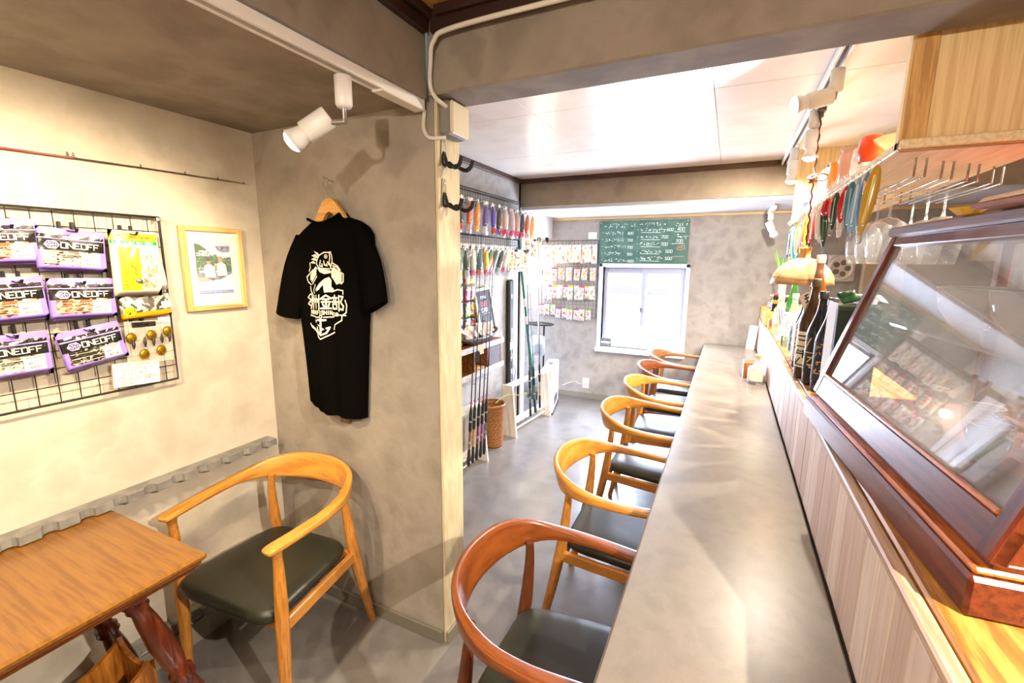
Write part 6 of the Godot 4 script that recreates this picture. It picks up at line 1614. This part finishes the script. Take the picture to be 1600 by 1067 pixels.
	obj("liquor", G.new().lathe([[0.0, 0.006], [0.055, 0.008], [0.055, 0.06], [0.0, 0.061]], 24), clear("#7a4a1c", 0.8), fb)
	obj("cork", G.new().lathe([[0.0, 0.176], [0.015, 0.176], [0.018, 0.19], [0.02, 0.192], [0.02, 0.212], [0.0, 0.214]], 16), wood("#a98a5a", "#cdb080", "y", 9.0), fb)
	var lb := []
	for i in 9:
		var a := lerpf(0.9, 2.5, i / 8.0)
		lb.append([V(cos(a) * 0.061, 0.025, sin(a) * 0.061), V(cos(a) * 0.061, 0.1, sin(a) * 0.061), V(cos(a) * 0.0605, 0.1, sin(a) * 0.0605), V(cos(a) * 0.0605, 0.025, sin(a) * 0.0605)])
	obj("paper_label", G.new().loft(lb, false), mat("#efe4ce", 0.6), fb)
	var wbx := thing("wooden_box", "small reddish wooden box behind the cork bottle on the counter", "box", V(0.2, 0.8, -3.8))
	obj("body", G.new().box(V(0, 0.06, 0), V(0.09, 0.12, 0.12), 0.003), wood("#7a3f1a", "#b06a34", "y", 6.0), wbx)
	obj("white_cards", G.new().box(V(-0.048, 0.062, 0), V(0.006, 0.118, 0.1), 0.001), mat("#e9e4ea", 0.6), wbx)
	var ez := thing("card_stand", "folded cardboard stand at the far end of the counter against the upstand", "card", V(0.265, 0.8, -5.08), rot(0, -35, 0))
	obj("front_card", G.new().box(V(0, 0.12, 0.02), V(0.09, 0.24, 0.003), 0.0, rot(-10, 0, 0)), mat("#d9cfc6", 0.6), ez)
	obj("rear_card", G.new().box(V(0, 0.12, -0.03), V(0.09, 0.24, 0.003), 0.0, rot(10, 0, 0)), mat("#8a6a48", 0.6), ez)

func case_things() -> void:
	var L := LEDGE + 0.001
	var wood_z := wood("#47190c", "#6e2c14", "z", 6.0, 0.32, 0.25)
	var wood_y := wood("#47190c", "#6e2c14", "y", 6.0, 0.32, 0.25)
	var wood_x := wood("#47190c", "#6e2c14", "x", 6.0, 0.32, 0.25)
	var edge := wood("#a8501a", "#d97a2c", "z", 6.0, 0.25, 0.6)
	var z0 := -0.865; var z1 := -1.875
	# the case stands slightly askew on the ledge
	var ask := Basis(Vector3.UP, deg_to_rad(4.8))
	var piv := V(0.35, L, -1.6)
	var cw := Transform3D(ask, piv) * Transform3D(Basis.IDENTITY, V(-0.37, 0, 1.6))
	var t := thing("glass_showcase", "dark red wooden showcase with slanted glass front standing on the ledge", "showcase", cw.origin, cw.basis)
	var fb := V(0.358, 0.088, 0); var ft := V(0.522, 0.62, 0)
	var sl := (ft - fb).normalized()
	var nrm := V(-sl.y, sl.x, 0)
	var zm := (z0 + z1) / 2; var ln := z0 - z1
	obj("plinth", G.new().box(V(0.575, 0.034, zm), V(0.5, 0.068, ln + 0.02), 0.006), wood_z, t)
	obj("plinth_moulding", G.new().box(V(0.575, 0.073, zm), V(0.484, 0.012, ln), 0.004), edge, t)
	obj("base_board", G.new().box(V(0.585, 0.084, zm), V(0.46, 0.012, ln - 0.01), 0.002), wood_z, t)
	var fbas := Basis(nrm * -1.0, sl, (nrm * -1.0).cross(sl))
	var fr := obj("front_frame", G.new().box(fb + sl * 0.032 + V(0, 0, zm), V(0.024, 0.066, ln), 0.003, fbas).box(ft - sl * 0.016 + V(0, 0, zm), V(0.024, 0.032, ln), 0.003, fbas), wood_z, t)
	for z in [z0 - 0.018, z1 + 0.018]: obj("corner_post", G.new().box((fb + ft) / 2 + V(0, 0, z), V(0.028, (ft - fb).length(), 0.036), 0.004, fbas), wood_y, t)
	obj("glass_bead", G.new().box(fb + sl * 0.07 + nrm * 0.01 + V(0, 0, zm), V(0.012, 0.008, ln - 0.07), 0.002, fbas), edge, t)
	obj("front_pane", G.new().box((fb + ft) / 2 + sl * 0.016 + V(0, 0, zm), V(0.004, (ft - fb).length() - 0.09, ln - 0.06), 0.0, fbas), clear("#eef2f6", 0.1, 0.02), t)
	obj("lid", G.new().box(V(0.67, 0.637, zm + 0.01), V(0.34, 0.03, ln + 0.04), 0.006), wood_z, t)
	obj("lid_rail", G.new().box(V(0.665, 0.611, zm), V(0.29, 0.024, ln), 0.003), wood_z, t)
	for z in [z0, z1]:
		var post := G.new().box(V(0.79, 0.34, z + (-0.015 if z == z0 else 0.015)), V(0.03, 0.54, 0.03), 0.003)
		obj("back_post", post, wood_y, t)
	var endp := [Vector2(0.375, 0.09), Vector2(0.79, 0.09), Vector2(0.79, 0.6), Vector2(0.525, 0.6)]
	obj("end_panel", G.new().prism(endp, 0.014, T(0, 0, z0 - 0.014)), wood_y, t)
	obj("panel_ledge", G.new().box(V(0.6, 0.12, z0 + 0.0), V(0.3, 0.03, 0.02), 0.004), wood_x, t)
	obj("side_pane", G.new().prism(endp, 0.004, T(0, 0, z1 + 0.014)), clear("#eef2f6", 0.08, 0.02), t)
	obj("back_rail", G.new().box(V(0.79, 0.085, zm), V(0.03, 0.03, ln), 0.003), wood_z, t)
	obj("back_pane", G.new().box(V(0.79, 0.35, zm), V(0.004, 0.5, ln - 0.05)), clear("#eef2f6", 0.08, 0.02), t)
	obj("glass_shelf", G.new().box(V(0.63, 0.36, zm), V(0.31, 0.006, ln - 0.05)), clear("#d9efe6", 0.18, 0.02), t)
	# glass bowls and tumblers inside
	var bowl := func(label: String, at: Vector3, r: float, h: float, tint: String, called: String) -> void:
		var w := thing(called, label, "bowl" if called == "glass_bowl" else "glass", at)
		var gw := obj("glass_wall", G.new().lathe([[0.0, 0.0], [r * 0.5, 0.0], [r * 0.62, 0.006], [r * 0.92, h * 0.5], [r, h], [r * 0.97, h], [r * 0.88, h * 0.5], [r * 0.58, 0.012], [0.0, 0.008]], 28), clear(tint, 0.24, 0.02), w)
		var rim := []
		for i in 29: rim.append(V(cos(TAU * i / 28) * r * 0.985, h, sin(TAU * i / 28) * r * 0.985))
		obj("rim", G.new().tube(rim, 0.0022, 6, false), clear("#f4f4f6", 0.5, 0.02), gw)
	bowl.call("large glass bowl on the showcase shelf nearest the front", V(0.66, L + 0.364, -1.1), 0.115, 0.11, "#e6e8f4", "glass_bowl")
	bowl.call("large glass bowl in the middle of the showcase shelf", V(0.655, L + 0.364, -1.38), 0.12, 0.115, "#e6e8f4", "glass_bowl")
	bowl.call("glass bowl at the far end of the showcase shelf", V(0.63, L + 0.364, -1.66), 0.1, 0.11, "#e6e8f4", "glass_bowl")
	for i in 5: bowl.call("small clear tumbler on the showcase floor, %s from the front" % ORD[i], V(0.56 + 0.05 * (i % 2), L + 0.092, -1.0 - i * 0.17), 0.04, 0.09, ["#dff0f2", "#e9f4f0", "#cfe8ee", "#f0f0f4", "#e2eee6"][i], "glass_tumbler")
	# cards and envelopes on the lid
	var top := L + 0.653
	one("brown_envelope", "brown paper envelopes lying on the lid of the showcase", "envelope", G.new().box(V(0, 0.006, 0), V(0.19, 0.012, 0.3), 0.003), wood("#8a4a20", "#b5703a", "z", 3.0, 0.6), T(0.57, top, -1.2, rot(0, 8, 0)))
	one("cream_tray", "flat cream tray with rounded edge on top of the brown envelopes on the showcase", "tray", G.new().box(V(0, 0.008, 0), V(0.24, 0.016, 0.36), 0.008), mat("#dcbf9a", 0.45), T(0.6, top + 0.013, -1.17, rot(0, 4, 3)))
	one("yellow_dish", "small yellow paper dish at the far corner of the showcase lid", "dish", G.new().lathe([[0.0, 0.0], [0.02, 0.0], [0.038, 0.016], [0.036, 0.017], [0.018, 0.003], [0.0, 0.003]], 8, Transform3D.IDENTITY, true, false), mat("#d9a93a", 0.5), T(0.5, top, -1.47))
